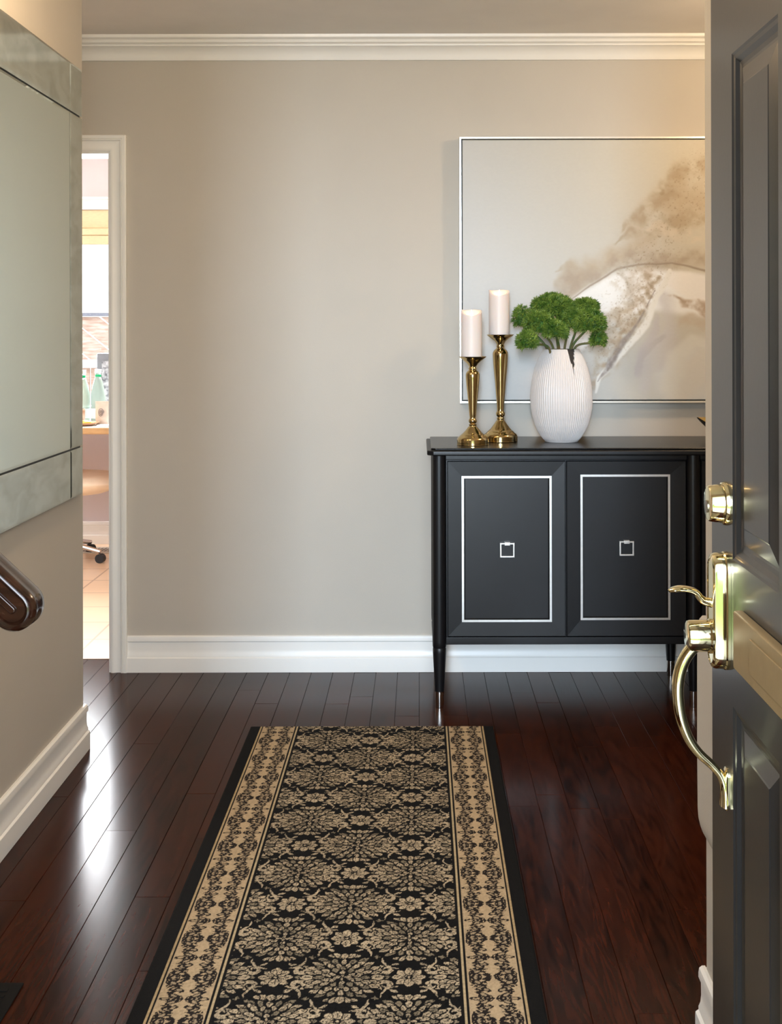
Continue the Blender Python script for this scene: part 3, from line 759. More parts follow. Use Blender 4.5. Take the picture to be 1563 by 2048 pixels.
MB().lathe([(.034, 0), (.034, .004), (.022, .014)], (bx, bd, ZT + .0004), 40).build('foot', M['blacksolid'], bo, smooth=40)

# ------------------------------------------------------------------ framed painting
AD = 4.636
ax0, ax1 = PX(919, 0, AD).x, PX(919, 0, AD).x + 1.60
az0, az1 = PX(0, 806.5, AD).z, PX(0, 274, AD).z
ar = empty('framed_painting', ((ax0 + ax1) / 2, YB, az0), 'large abstract beige and white painting in a thin silver floating frame above the sideboard', 'painting')
fm = MB(); fw_ = .007
def rect(x0, x1, z0, z1, y): return [(x0, y, z0), (x1, y, z0), (x1, y, z1), (x0, y, z1)]
fm.rings([rect(ax0, ax1, az0, az1, YB - .001), rect(ax0, ax1, az0, az1, AD), rect(ax0 + fw_, ax1 - fw_, az0 + fw_, az1 - fw_, AD), rect(ax0 + fw_, ax1 - fw_, az0 + fw_, az1 - fw_, YB - .004)], close=False)
fm.build('frame', mat('frame_silver', srgb(236, 232, 222), .28, metal=.45, noise=.02), ar)
MB().box(ax0 + fw_, ax1 - fw_, YB - .012, YB - .004, az0 + fw_, az1 - fw_).build('frame_back', M['gap'], ar)

class VNoise:
    def __init__(s, seed): s.t = np.random.RandomState(seed).rand(257, 257)
    def __call__(s, x, y):
        xi = np.floor(x).astype(int); yi = np.floor(y).astype(int); fx = x - xi; fy = y - yi
        fx = fx * fx * (3 - 2 * fx); fy = fy * fy * (3 - 2 * fy)
        t = s.t; g = lambda a, b: t[a % 256, b % 256]
        return (g(xi, yi) * (1 - fx) + g(xi + 1, yi) * fx) * (1 - fy) + (g(xi, yi + 1) * (1 - fx) + g(xi + 1, yi + 1) * fx) * fy
    def fbm(s, x, y, o=4):
        v = 0; a = .5; n = 0
        for k in range(o): v = v + a * s(x * 2 ** k + 17 * k, y * 2 ** k + 9 * k); n += a; a *= .5
        return v / n
def paint_canvas():
    cx0, cx1, cz0, cz1 = ax0 + .0115, ax1 - .0115, az0 + .0115, az1 - .0115
    nx, nz = 620, 400
    xs_ = np.linspace(cx0, cx1, nx); zs_ = np.linspace(cz0, cz1, nz)
    X, Z = np.meshgrid(xs_, zs_)
    U = VX + X * F / AD; V = VY - (Z - H) * F / AD       # painting laid out in the photo's own proportions
    N1, N2, N3 = VNoise(1), VNoise(2), VNoise(3)
    wu = U + 26 * (N1.fbm(U / 60, V / 60) - .5) * 2; wv = V + 26 * (N2.fbm(U / 60, V / 60) - .5) * 2
    C = np.zeros((nz, nx, 3))
    base = np.array([200, 200, 196.]); warm = np.array([208, 202, 184.])
    t = np.clip((U - 950) / 500 + (600 - V) / 1100 - .1, 0, 1)[..., None]
    C[:] = base * (1 - t) + warm * t
    def seg_d(pts, u, v):
        best = np.full(u.shape, 1e9); par = np.zeros(u.shape); n = len(pts) - 1
        for i in range(n):
            a, b = np.array(pts[i], float), np.array(pts[i + 1], float)
            d = b - a; q = np.clip(((u - a[0]) * d[0] + (v - a[1]) * d[1]) / (d @ d), 0, 1)
            e = np.hypot(u - a[0] - q * d[0], v - a[1] - q * d[1]); m = e < best
            best = np.where(m, e, best); par = np.where(m, (i + q) / n, par)
        return best, par
    def stroke(pts, w, col, alpha=1, soft=.5, warp=1, tex=0, tsc=14, seed=4):
        nonlocal C
        u = U * (1 - warp) + wu * warp; v = V * (1 - warp) + wv * warp
        d, par = seg_d(pts, u, v)
        ww = np.interp(par, np.linspace(0, 1, len(w)), w) if hasattr(w, '__len__') else w
        m = np.clip((ww - d) / (ww * soft + .8), 0, 1); m = m * m * (3 - 2 * m) * alpha
        if tex:
            k = VNoise(seed).fbm(U / tsc, V / tsc, 4); m = m * np.clip((k - .5) * tex * 3 + .62, 0, 1)
        C = C * (1 - m[..., None]) + np.array(col, float) * m[..., None]
    # soft warm wash above the ridge
    stroke([(1130, 580), (1260, 500), (1350, 420), (1440, 330), (1560, 300)], [20, 55, 75, 85, 90], (184, 164, 134), .8, .9, 1.2, .6, 40)
    stroke([(1240, 470), (1300, 420), (1380, 350), (1440, 300)], [10, 26, 34, 30], (172, 152, 122), .75, .9, 1.6, 1.0, 22, 5)
    stroke([(1215, 500), (1290, 470), (1400, 440), (1520, 430)], [6, 18, 30, 40], (176, 158, 130), .7, .9, 1.8, 1.1, 20, 6)
    stroke([(1320, 390), (1345, 370)], 10, (150, 128, 92), .6, .8, 1.5, 1, 12, 6)
    stroke([(1290, 460), (1380, 480), (1500, 470)], [8, 14, 22], (220, 208, 188), .7, .9, 1.5, .8, 16, 9)
    stroke([(1015, 650), (1080, 610), (1150, 570), (1250, 530), (1330, 516), (1420, 520), (1530, 540)], [5, 12, 20, 24, 26, 26, 30], (170, 152, 130), .75, .9, .9, .7, 18, 7)
    stroke([(1130, 545), (1170, 555), (1210, 530)], [6, 14, 8], (184, 168, 142), .7, .9, 1.2, .6, 14, 7)
    stroke([(1000, 660), (1100, 612), (1160, 590)], [16, 26, 20], (206, 194, 174), .5, .9, 1, .5, 20, 7)
    # white dome below the ridge
    stroke([(1140, 680), (1180, 625), (1235, 590), (1300, 580), (1400, 590), (1520, 610)], [40, 52, 50, 50, 50, 52], (246, 246, 243), 1, .3, .15)
    stroke([(1140, 600), (1180, 572), (1235, 540), (1290, 529), (1345, 526), (1410, 543), (1520, 600)], [2, 3, 3.4, 3, 3, 4, 4], (150, 134, 116), .85, .8, .12)
    stroke([(1100, 640), (1085, 720), (1060, 800)], [30, 46, 60], (208, 203, 198), .7, .9, 1)
    # textured tan bands coming down from the ridge
    stroke([(1300, 545), (1265, 600), (1240, 650), (1215, 730), (1190, 780)], [28, 44, 50, 34, 16], (180, 160, 132), .9, .75, 1.0, .8, 12, 8)
    stroke([(1330, 545), (1300, 590), (1310, 600), (1255, 640), (1230, 680)], [10, 20, 20, 18, 10], (166, 144, 112), .75, .9, 1.4, 1.3, 7, 10)
    stroke([(1230, 560), (1245, 630), (1215, 690)], [12, 18, 14], (214, 204, 186), .6, .9, 1.4, 1.2, 8, 11)
    stroke([(1255, 548), (1240, 600), (1225, 620)], [8, 12, 8], (178, 166, 146), .6, .9, 1.4, 1.0, 8, 12)
    # right hand white fold with brown underside
    stroke([(1350, 560), (1400, 580), (1480, 600), (1560, 620)], [22, 34, 40, 44], (248, 245, 240), 1, .35, .3)
    stroke([(1345, 600), (1400, 614), (1500, 640)], [6, 11, 14], (170, 146, 120), .85, .9, 1.2, .8, 12, 13)
    stroke([(1370, 630), (1440, 640), (1520, 660)], [16, 26, 34], (196, 178, 156), .6, .95, 1.4, .6, 20, 13)
    # pale lower right planes
    stroke([(1380, 760), (1500, 740)], [90, 110], (216, 217, 214), .95, .5, .4)
    stroke([(1290, 780), (1300, 720), (1330, 660)], [30, 34, 20], (204, 201, 198), .8, .8, .8)
    stroke([(1270, 748), (1295, 700), (1325, 668)], [7, 13, 9], (190, 184, 180), .8, .6, .6)
    stroke([(1360, 780), (1440, 700)], [44, 60], (220, 215, 204), .8, .7, .5)
    stroke([(1240, 610), (1205, 650), (1190, 700)], [14, 22, 14], (190, 172, 144), .8, .9, 1.3, .8, 10, 15)
    stroke([(1315, 640), (1290, 700), (1272, 752)], [10, 18, 12], (196, 190, 188), .75, .8, .5)
    stroke([(1335, 600), (1345, 680), (1325, 740)], [20, 30, 20], (204, 200, 198), .6, .9, .7)
    stroke([(1345, 780), (1352, 720), (1385, 680), (1410, 690)], [26, 26, 20, 20], (224, 222, 212), .8, .7, .4)
    # long white streak and dark leaf stroke
    stroke([(1343, 540), (1322, 590), (1290, 650), (1240, 710), (1200, 760), (1192, 790)], [7, 10, 10, 9, 8, 4], (242, 240, 232), 1, .55, .35)
    stroke([(1312, 585), (1270, 650), (1240, 690), (1222, 730), (1198, 768)], [2, 4, 9, 11, 2], (140, 128, 120), .9, .6, .4, .5, 10, 14)
    stroke([(1236, 705), (1215, 745)], [5, 3], (132, 120, 110), .6, .7, .4)
    stroke([(1100, 650), (1150, 700), (1180, 780)], [6, 16, 20], (188, 180, 172), .45, .95, 1)
    # impasto specks
    k = N3.fbm(U / 3.2, V / 3.2, 2); d, _ = seg_d([(1420, 330), (1330, 470), (1290, 560), (1230, 640), (1200, 700)], wu, wv)
    m = np.clip((k - .70) * 12, 0, 1) * np.clip((60 - d) / 40, 0, 1) * .5
    C = C * (1 - m[..., None]) + np.array((146, 126, 98.)) * m[..., None]
    C += (N2.fbm(U / 5, V / 2.4, 3)[..., None] - .5) * 4
    C = np.clip(C * .92, 0, 255) / 255
    Cl = np.where(C <= .04045, C / 12.92, ((C + .055) / 1.055) ** 2.4)
    off = wloc(ar)
    P = np.stack([X - off.x, np.full_like(X, AD + .004 - off.y), Z - off.z], -1).reshape(-1, 3)
    idx = np.arange(nx * nz).reshape(nz, nx)
    q = np.stack([idx[:-1, :-1], idx[:-1, 1:], idx[1:, 1:], idx[1:, :-1]], -1).reshape(-1, 4)
    me = bpy.data.meshes.new('canvas')
    me.vertices.add(len(P)); me.vertices.foreach_set('co', P.ravel())
    me.loops.add(q.size); me.loops.foreach_set('vertex_index', q.ravel())
    me.polygons.add(len(q)); me.polygons.foreach_set('loop_start', np.arange(len(q)) * 4); me.update(calc_edges=True)
    ca = me.color_attributes.new('paint', 'FLOAT_COLOR', 'POINT')
    ca.data.foreach_set('color', np.concatenate([Cl.reshape(-1, 3), np.ones((nx * nz, 1))], 1).ravel())
    o = bpy.data.objects.new('canvas', me); COL.objects.link(o); o.parent = ar
    sd = o.modifiers.new('depth', 'SOLIDIFY'); sd.thickness = .025; sd.offset = -1
    m = bpy.data.materials.new('acrylic_paint'); m.use_nodes = True; N = m.node_tree.nodes; L = m.node_tree.links; b = N['Principled BSDF']
    a = N.new('ShaderNodeVertexColor'); a.layer_name = 'paint'; L.new(a.outputs[0], b.inputs['Base Color']); b.inputs['Roughness'].default_value = .45
    nz_ = N.new('ShaderNodeTexNoise'); nz_.inputs['Scale'].default_value = 90; nz_.inputs['Detail'].default_value = 5
    t_ = N.new('ShaderNodeTexCoord'); L.new(t_.outputs['Object'], nz_.inputs['Vector'])
    bp = N.new('ShaderNodeBump'); bp.inputs['Strength'].default_value = .15; bp.inputs['Distance'].default_value = .002; L.new(nz_.outputs['Fac'], bp.inputs['Height']); L.new(bp.outputs[0], b.inputs['Normal'])
    me.materials.append(m)
paint_canvas()

# ------------------------------------------------------------------ runner rug
def build_rug():
    xl, xr = -.559, .2414; yf = 4.018; yn = .95; zt = .006
    cx = (xl + xr) / 2
    A, B = .1355, .157; Y0 = 3.0913
    nx = 640
    ys = [yf]
    while ys[-1] > 2.22: ys.append(ys[-1] - .0024 * (1 if ys[-1] < 3.1 else 1.15))
    while ys[-1] > yn: ys.append(ys[-1] - .008)
    ys = np.array(ys[::-1]); xs_ = np.linspace(xl, xr, nx)
    X, Y = np.meshgrid(xs_, ys); lx = X - cx; ly = Y - Y0
    dark = np.array([19, 18, 17.]); cream = np.array([192, 173, 142.]); olive = np.array([140, 127, 104.])
    NZ = VNoise(21)
    C = np.zeros(X.shape + (3,)); C[:] = dark
    nfx = NZ.fbm(lx * 260, ly * 260, 2); nlo = NZ.fbm(lx * 14 + 50, ly * 14, 3)
    wx = lx + (NZ.fbm(lx * 120, ly * 120, 2) - .5) * .0055; wy = ly + (NZ.fbm(lx * 120 + 90, ly * 120, 2) - .5) * .0055
    def put(mask, col):
        C[mask] = col
    def leaf(fx, fy, cx_, cy_, ang, L, w, tone=0, vein=True, ol=.0023):
        ca, sa = math.cos(R(ang)), math.sin(R(ang))
        dx, dy = fx - cx_, fy - cy_
        a = dx * ca + dy * sa; b = np.abs(-dx * sa + dy * ca)
        s = a / L; wd = w * (1 - np.abs(s) ** 2.2) * (1 + .25 * s)
        near = np.abs(a) < L + ol
        out = near & (b < np.maximum(w * (1 - np.minimum(np.abs(a) / (L + ol), 1) ** 2.2) * (1 + .25 * s), 0) + ol)
        put(out, dark)
        ins = (np.abs(a) < L) & (b < wd)
        put(ins, cream if tone == 0 else olive)
        if vein: put(ins & (b < .0007) & (s < .45), olive * .55)
    def arcs(fx, fy, cx_, cy_, r, w, a0, a1, col):
        dx, dy = fx - cx_, fy - cy_; rr = np.hypot(dx, dy); an = np.degrees(np.arctan2(dy, dx)) % 360
        if a0 < 0: an = (an + 180) % 360 - 180
        t = (an - a0) / (a1 - a0); ww = w * np.sqrt(np.clip(np.sin(np.clip(t, 0, 1) * math.pi), 0, 1))
        put((t > 0) & (t < 1) & (np.abs(rr - r) < ww), col)
    def fold(ox, oy):
        fx = np.abs((wx - ox + A) % (2 * A) - A); fy = np.abs((wy - oy + B) % (2 * B) - B); return fx, fy
    # scrolls and small flowers
    for ox, oy in ((A, 0), (0, B)):
        fx, fy = fold(ox, oy)
        arcs(fx, fy, .049, .031, .0145, .0068, -175, 70, cream)
        arcs(fx, fy, .046, .031, .0066, .0038, 0, 260, cream)
        arcs(fx, fy, .020, .070, .036, .0028, -88, 10, cream)
        leaf(fx, fy, .030, .050, 150, .010, .004, 0, False, .001)
        leaf(fx, fy, .047, 0, 0, .008, .0055, 1, False, .001)
        leaf(fx, fy, .0675, .0785, 0, .009, .003, 1, False, .0006); leaf(fx, fy, .0675, .0785, 90, .008, .003, 1, False, .0006)
        leaf(fx, fy, .020, 0, 0, .0150, .0085); leaf(fx, fy, .0150, .0150, 48, .0145, .0078); leaf(fx, fy, 0, .0205, 90, .0150, .0098)
        put(np.hypot(fx, fy) < .0035, cream); put((np.hypot(fx, fy) < .0045) & (np.hypot(fx, fy) > .0033), dark)
    med = [(.022, .083, 15, .014, .005, 0), (.0135, .083, 52, .013, .006, 0), (0, .082, 90, .013, .0075, 0),
           (.040, .066, 28, .014, .006, 1), (.052, .050, 32, .014, .0062, 0), (.060, .033, 22, .015, .0066, 0), (.062, .016, 12, .014, .006, 0), (.071, 0, 0, .015, .0092, 0),
           (.034, .052, 48, .013, .006, 0), (.045, .036, 36, .013, .0062, 1), (.048, .018, 18, .013, .006, 0), (.047, 0, 0, .011, .006, 1),
           (.018, .060, 66, .012, .006, 1), (0, .058, 90, .011, .006, 0), (.026, .042, 55, .012, .006, 0), (.034, .024, 34, .012, .006, 0),
           (.010, .043, 78, .010, .005, 0), (.030, .008, 12, .012, .0055, 0), (0, .033, 90, .009, .0055, 1), (.016, .026, 55, .010, .0055, 1),
           (.019, .010, 28, .009, .0045, 0), (0, .018, 90, .0085, .005, 0), (.010, 0, 0, .0085, .0045, 0), (0, .006, 90, .006, .003, 0)]
    for ox, oy in ((0, 0), (A, B)):
        fx, fy = fold(ox, oy)
        for q in med: leaf(fx, fy, *q)
    # colour wear
    C *= (1 + (nlo[..., None] - .5) * .22); C *= (1 + (nfx[..., None] - .5) * .30)
    jag = NZ.fbm(lx * 310 + 7, ly * 310, 2)
    C[jag > .68] *= .42; C[(jag < .30)] *= .72
    # borders, measured inward from each side
    W_ = xr - xl
    def border(d):
        """d: distance from the outer edge inward"""
        nonlocal C
        inb = d < .163
        C[inb] = dark
        C[(d > .0330) & (d < .0378)] = np.array([186, 160, 118.])
        band = (d > .0425) & (d < .1470)
        C[band] = np.array([192, 168, 132.])
        C[(d > .1520) & (d < .1575)] = np.array([196, 174, 134.])
        u = np.abs(d - .09475) + (NZ.fbm(lx * 150, ly * 150 + 40, 2) - .5) * .003
        v = np.abs((wy + B / 2) % B - B / 2)                   # folded, centre at multiples of B
        ink = np.array([38, 32, 28.]); grey = np.array([168, 148, 118.])
        def ring(cu, cv, ru, rv, w, fill=None, rot=0):
            ca, sa = math.cos(R(rot)), math.sin(R(rot))
            du, dv = u - cu, v - cv; a = (du * ca + dv * sa) / ru; b = (-du * sa + dv * ca) / rv
            r_ = np.hypot(a, b); s = 1.45 * w / min(ru, rv)
            if fill is not None: C[band & (r_ < 1)] = fill
            C[band & (np.abs(r_ - 1) < s)] = ink
        def blob(cu, cv, ru, rv, rot=0):
            ca, sa = math.cos(R(rot)), math.sin(R(rot)); du, dv = u - cu, v - cv
            a = np.abs(du * ca + dv * sa) / ru; b = np.abs(-du * sa + dv * ca) / rv
            C[band & (a ** .8 + b ** .8 < 1)] = ink
        ring(.029, 0, .019, .0225, .0011)
        ring(.034, 0, .010, .011, .0010, grey)
        ring(.020, .013, .013, .0055, .0010, None, 25)
        ring(.033, .020, .011, .0055, .0010, grey, -35)
        ring(.012, .006, .008, .004, .0009, None, 20)
        ring(.043, .012, .005, .010, .0009)
        blob(.022, .0305, .013, .006); blob(.036, .033, .009, .005, 40); blob(.009, .0085, .007, .003); blob(.027, .010, .006, .004, 30); blob(.040, .025, .006, .004)
        ring(.026, .042, .010, .006, .0010, grey, 30); ring(.016, .047, .009, .0045, .0009, grey, -25)
        blob(.030, .004, .006, .005); blob(.017, .021, .007, .004, -30); blob(.044, .030, .004, .004); blob(.020, .040, .006, .003, 40); blob(.036, .055, .006, .004); blob(.022, .063, .006, .004); blob(.030, .070, .005, .004)
        blob(.026, .0525, .009, .0045, 10); blob(.012, .0545, .006, .003, 30); blob(.034, .046, .006, .004)
        vv_ = np.abs(v - B / 2)
        def ring2(cu, cv, ru, rv, w, fill=None, rot=0):
            ca, sa = math.cos(R(rot)), math.sin(R(rot)); du, dv = u - cu, vv_ - cv
            a = (du * ca + dv * sa) / ru; b = (-du * sa + dv * ca) / rv; r_ = np.hypot(a, b); s = 1.45 * w / min(ru, rv)
            if fill is not None: C[band & (r_ < 1)] = fill
            C[band & (np.abs(r_ - 1) < s)] = ink
        ring2(.038, 0, .0095, .0045, .0010); ring2(.020, 0, .008, .0075, .0010, grey); ring2(.022, .012, .012, .005, .0010, grey, 35); ring2(.010, .006, .006, .004, .0009, None, 45)
        m = band & (np.hypot((u - .020) / .003, vv_ / .004) < 1); C[m] = ink
        m = band & (np.hypot((u - .004) / .003, vv_ / .004) < 1); C[m] = ink
        C[inb] *= (1 + (nfx[inb][:, None] - .5) * .22)
    border(X - xl); border(xr - X)
    C = np.clip(C * .86, 0, 255) / 255
    Cl = np.where(C <= .04045, C / 12.92, ((C + .055) / 1.055) ** 2.4)
    ny = len(ys)
    P = np.stack([X, Y, np.full_like(X, zt)], -1)
    e = np.minimum(np.minimum(X - xl, xr - X), yf - Y); P[..., 2] = zt - np.clip(.004 - e, 0, .004) * .6
    P = P.reshape(-1, 3)
    idx = np.arange(nx * ny).reshape(ny, nx)
    q = np.stack([idx[:-1, :-1], idx[:-1, 1:], idx[1:, 1:], idx[1:, :-1]], -1).reshape(-1, 4)
    # skirt down to the floor
    rim = np.concatenate([idx[0, :], idx[1:, -1], idx[-1, -2::-1], idx[-2:0:-1, 0]])
    lowp = P[rim].copy(); lowp[:, 2] = .0006
    n0 = len(P); P = np.concatenate([P, lowp]); k = np.arange(len(rim)); k2 = (k + 1) % len(rim)
    sk = np.stack([rim[k], n0 + k, n0 + k2, rim[k2]], -1)[:, ::-1]
    q = np.concatenate([q, sk])
    me = bpy.data.meshes.new('runner_rug')
    me.vertices.add(len(P)); me.vertices.foreach_set('co', P.ravel())
    me.loops.add(q.size); me.loops.foreach_set('vertex_index', q.ravel())
    me.polygons.add(len(q)); me.polygons.foreach_set('loop_start', np.arange(len(q)) * 4); me.update(calc_edges=True)
    col = np.concatenate([Cl.reshape(-1, 3), np.tile(dark / 255 * .1, (len(rim), 1))]); col = np.concatenate([col, np.ones((len(col), 1))], 1)
    ca = me.color_attributes.new('weave', 'FLOAT_COLOR', 'POINT'); ca.data.foreach_set('color', col.ravel())
    o = bpy.data.objects.new('runner_rug', me); COL.objects.link(o)
    props(o, 'long black and cream floral runner rug lying along the hardwood floor', 'rug')
    m = bpy.data.materials.new('woven_wool'); m.use_nodes = True; N = m.node_tree.nodes; L = m.node_tree.links; b = N['Principled BSDF']
    a = N.new('ShaderNodeVertexColor'); a.layer_name = 'weave'; L.new(a.outputs[0], b.inputs['Base Color']); b.inputs['Roughness'].default_value = .95; b.inputs['Specular IOR Level'].default_value = .1
    t_ = N.new('ShaderNodeTexCoord'); nz_ = N.new('ShaderNodeTexNoise'); nz_.inputs['Scale'].default_value = 500; L.new(t_.outputs['Object'], nz_.inputs['Vector'])
    bp = N.new('ShaderNodeBump'); bp.inputs['Strength'].default_value = .5; bp.inputs['Distance'].default_value = .002; L.new(nz_.outputs['Fac'], bp.inputs['Height']); L.new(bp.outputs[0], b.inputs['Normal'])
    me.materials.append(m)
build_rug()

# ------------------------------------------------------------------ front door, swung open on the right
FX = .4206; DY1 = 1.75; DY0 = .845; DT = .044; DZ0, DZ1 = .012, 2.035
dr = bpy.data.objects.new('door_1', None); props(dr, kind='structure'); COL.objects.link(dr); dr.location = (FX + DT / 2, DY0, DZ0)
# leaf: outside face made as a height field of rails, stiles and raised panels
def panel_face(mb, y0, y1, z0, z1):
    """raised panel with moulded sticking between y0..y1, z0..z1 (far..near in y)"""
    steps = [(0, 0), (.003, .002), (.008, .003), (.014, .0075), (.020, .0085), (.024, .0085), (.048, .003), (.050, .002)]
    rings = [[(FX + d, y0 + s, z0 + s), (FX + d, y1 - s, z0 + s), (FX + d, y1 - s, z1 - s), (FX + d, y0 + s, z1 - s)] for s, d in steps]
    n = 4; v = [p for r in rings for p in r]; f = []
    for i in range(len(rings) - 1):
        for k in range(4): f.append((i * 4 + k, i * 4 + (k + 1) % 4, (i + 1) * 4 + (k + 1) % 4, (i + 1) * 4 + k))
    f.append(tuple((len(rings) - 1) * 4 + k for k in range(4)))
    mb.add(v, f)
s0 = .116
ycols = [(DY0 + s0, DY0 + s0 + .2845), (DY1 - s0 - .2845, DY1 - s0)]
ycols = [(DY0 + s0, DY0 + s0 + .211), (DY1 - s0 - .211, DY1 - s0)]
zrows = [(.26, .812), (1.010, 1.690), (1.80, 1.93)]
lf = MB()
yy = [DY0, ycols[0][0], ycols[0][1], ycols[1][0], ycols[1][1], DY1]
zz = [DZ0, .26, .812, 1.010, 1.690, 1.80, 1.93, DZ1]
for i in range(5):
    for j in range(7):
        if i in (1, 3) and j in (1, 3, 5):
            panel_face(lf, yy[i], yy[i + 1], zz[j], zz[j + 1])
        else:
            lf.add([(FX, yy[i], zz[j]), (FX, yy[i + 1], zz[j]), (FX, yy[i + 1], zz[j + 1]), (FX, yy[i], zz[j + 1])], [(0, 1, 2, 3)])
b_ = FX + DT
lf.add([(FX, DY0, DZ0), (FX, DY1, DZ0), (FX, DY1, DZ1), (FX, DY0, DZ1), (b_, DY0, DZ0), (b_, DY1, DZ0), (b_, DY1, DZ1), (b_, DY0, DZ1)],
       [(4, 7, 6, 5), (0, 4, 5, 1), (1, 5, 6, 2), (2, 6, 7, 3), (3, 7, 4, 0)])
lf.build('door_leaf', M['door'], dr)
# knocker-free hardware: deadbolt, handleset, mail slot (brass)
hy = 1.668; K = hy / F
def hx_(px, D=hy): return (px - VX) * D / F
def hz_(py, D=hy): return H - (py - VY) * D / F
def disc(mb, prof, yc, zc, n=48):
    """lathe about the X axis; prof = (radius, distance out of the door face)"""
    v = []; f = []
    for r, d in prof:
        for k in range(n):
            a = 2 * math.pi * k / n; v.append((FX - d, yc + r * math.cos(a), zc + r * math.sin(a)))
    for i in range(len(prof) - 1):
        for k in range(n):
            k2 = (k + 1) % n; f.append((i * n + k, i * n + k2, (i + 1) * n + k2, (i + 1) * n + k))
    f.append(tuple(range(n))); f.append(tuple((len(prof) - 1) * n + k for k in range(n)))
    return mb.add(v, f)
zdb = hz_(1008)
db = disc(MB(), [(.030, .0002), (.030, .003), (.0285, .006), (.0275, .0065), (.0265, .0075), (.0245, .0235), (.023, .0255), (.0205, .026)], hy, zdb).build('deadbolt', M['brass'], dr, smooth=30, label='polished brass deadbolt')
disc(MB(), [(.0085, .0255), (.0085, .0275), (.007, .028)], hy, zdb - .004, 24).build('keyhole', mat('keyhole_metal', (.35, .33, .28), .3, metal=1, noise=.1), db, smooth=30)
# escutcheon: tall stadium with domed rim
def stadium(hw, hh, n=14):
    pts = []
    for k in range(n + 1): a = math.pi * k / n; pts.append((hw * math.cos(a), hh - hw + hw * math.sin(a)))
    for k in range(n + 1): a = math.pi + math.pi * k / n; pts.append((hw * math.cos(a), -(hh - hw) + hw * math.sin(a)))
    return pts
zc = (hz_(1104) + hz_(1340)) / 2; hh = (hz_(1104) - hz_(1340)) / 2
es = MB(); rings = []
for s, d in ((0, .0002), (0, .004), (.0015, .006), (.002, .017), (.004, .0205), (.008, .0225), (.0095, .0225), (.0105, .0215)):
    rings.append([(FX - d, hy + a, zc + b) for a, b in stadium(.0255 - s, hh - s)])
es.rings(rings); hs = es.build('escutcheon', M['brass'], dr, smooth=30, label='polished brass handle plate')
# thumb piece
tpz = [(1428, 1212), (1418, 1206), (1406, 1203), (1398, 1196), (1390, 1186), (1376, 1180), (1358, 1178), (1345, 1180), (1335, 1183)]
MB().tube(spline([(hx_(x), hy, hz_(y)) for x, y in tpz], 4), [.0058, .0062, .0056, .005, .0045, .0042, .004, .0036, .0022], 14,
          squash=[1.0, 1.0, 1.1, 1.4, 1.9, 2.4, 2.8, 3.0, 2.0]).build('thumb_piece', M['brass'], hs, smooth=60)
# upper mount and curved grip
zm_ = hz_(1273)
dm = MB(); disc(dm, [(.0235, .021), (.0235, .024), (.0215, .026), (.0215, .050), (.0205, .0535), (.017, .055)], hy, zm_)
dm.build('grip_mount', M['brass'], hs, smooth=30)
gpts = [(1392, 1290), (1380, 1299), (1366, 1320), (1357, 1345), (1353, 1375), (1355, 1410), (1362, 1445), (1376, 1480), (1396, 1508), (1420, 1530), (1437, 1550), (1445, 1572), (1446, 1592), (1445, 1612)]
sp_ = spline([(hx_(x), hy, hz_(y)) for x, y in gpts], 4)
nn = len(sp_); rad = [np.interp(i / (nn - 1), [0, .12, .3, .6, .8, 1], [.0090, .0085, .0082, .0064, .0054, .0058]) for i in range(nn)]
sq = [np.interp(i / (nn - 1), [0, .12, .35, .7, .85, 1], [1.6, 1.4, 1.25, 1.2, 1.6, 2.4]) for i in range(nn)]
MB().tube(sp_, rad, 16, squash=sq).build('grip', M['brass'], hs, smooth=60)
rings = []
zf_ = (hz_(1535) + hz_(1622)) / 2; hf = (hz_(1535) - hz_(1622)) / 2
for s, d in ((0, .0002), (0, .0015), (.003, .003), (.007, .0036)):
    rings.append([(FX - d, hy + a, zf_ + b) for a, b in stadium(.0125 - s * .9, hf - s)])
MB().rings(rings).build('foot_plate', M['brass'], hs, smooth=30)
# mail slot plate across the lock rail
ymx = 1.583; 
zs0, zs1 = H - (1338 - VY) * ymx / F, H - (1222 - VY) * ymx / F
ms = MB(); rings = []
for s, d in ((0, .0002), (0, .009), (.0008, .0125), (.002, .013)):
    rings.append([(FX - d, 1.22 + s, zs0 + s), (FX - d, ymx - s, zs0 + s), (FX - d, ymx - s, zs1 - s), (FX - d, 1.22 + s, zs1 - s)])
ms.rings(rings); mso = ms.build('mail_slot', M['brass2'], dr, bevel=.0015, label='satin brass mail slot')
MB().box(FX - .0148, FX - .0118, 1.25, 1.50, zs0 + .016, zs1 - .016).build('mail_flap', M['brass2'], mso, bevel=.001)
# latch edge plates
MB().box(FX + .008, FX + .036, DY1 + .0002, DY1 + .0014, .90, 1.0).build('latch_plate', M['brass'], dr)
# frame around the front opening
struct('trim_5', MB().box(-.49, -.475, .66, .845, 0, 2.06).box(.4205 + .046, .4205 + .058, .66, .838, 0, 2.06).box(-.475, .4665, .66, .838, 2.045, 2.06), M['trim'])
for z in (.25, 1.02, 1.80):
    MB().tube([(FX + DT + .004, DY0 - .002, z - .05), (FX + DT + .004, DY0 - .002, z + .05)], .006, 12).build('hinge', M['brass'], dr, smooth=True)

# ------------------------------------------------------------------ stair handrail, left foreground
HY = 1.90
def hp(px, py, D=HY): return ((px - VX) * D / F, H - (py - VY) * D / F)
ang = R(43); dir_ = Vector((math.cos(ang), 0, -math.sin(ang)))          # down to the right
nrm = Vector((math.sin(ang), 0, math.cos(ang)))
ex, ez = hp(22, 1219); E = Vector((ex, HY, ez)); HW = .0355
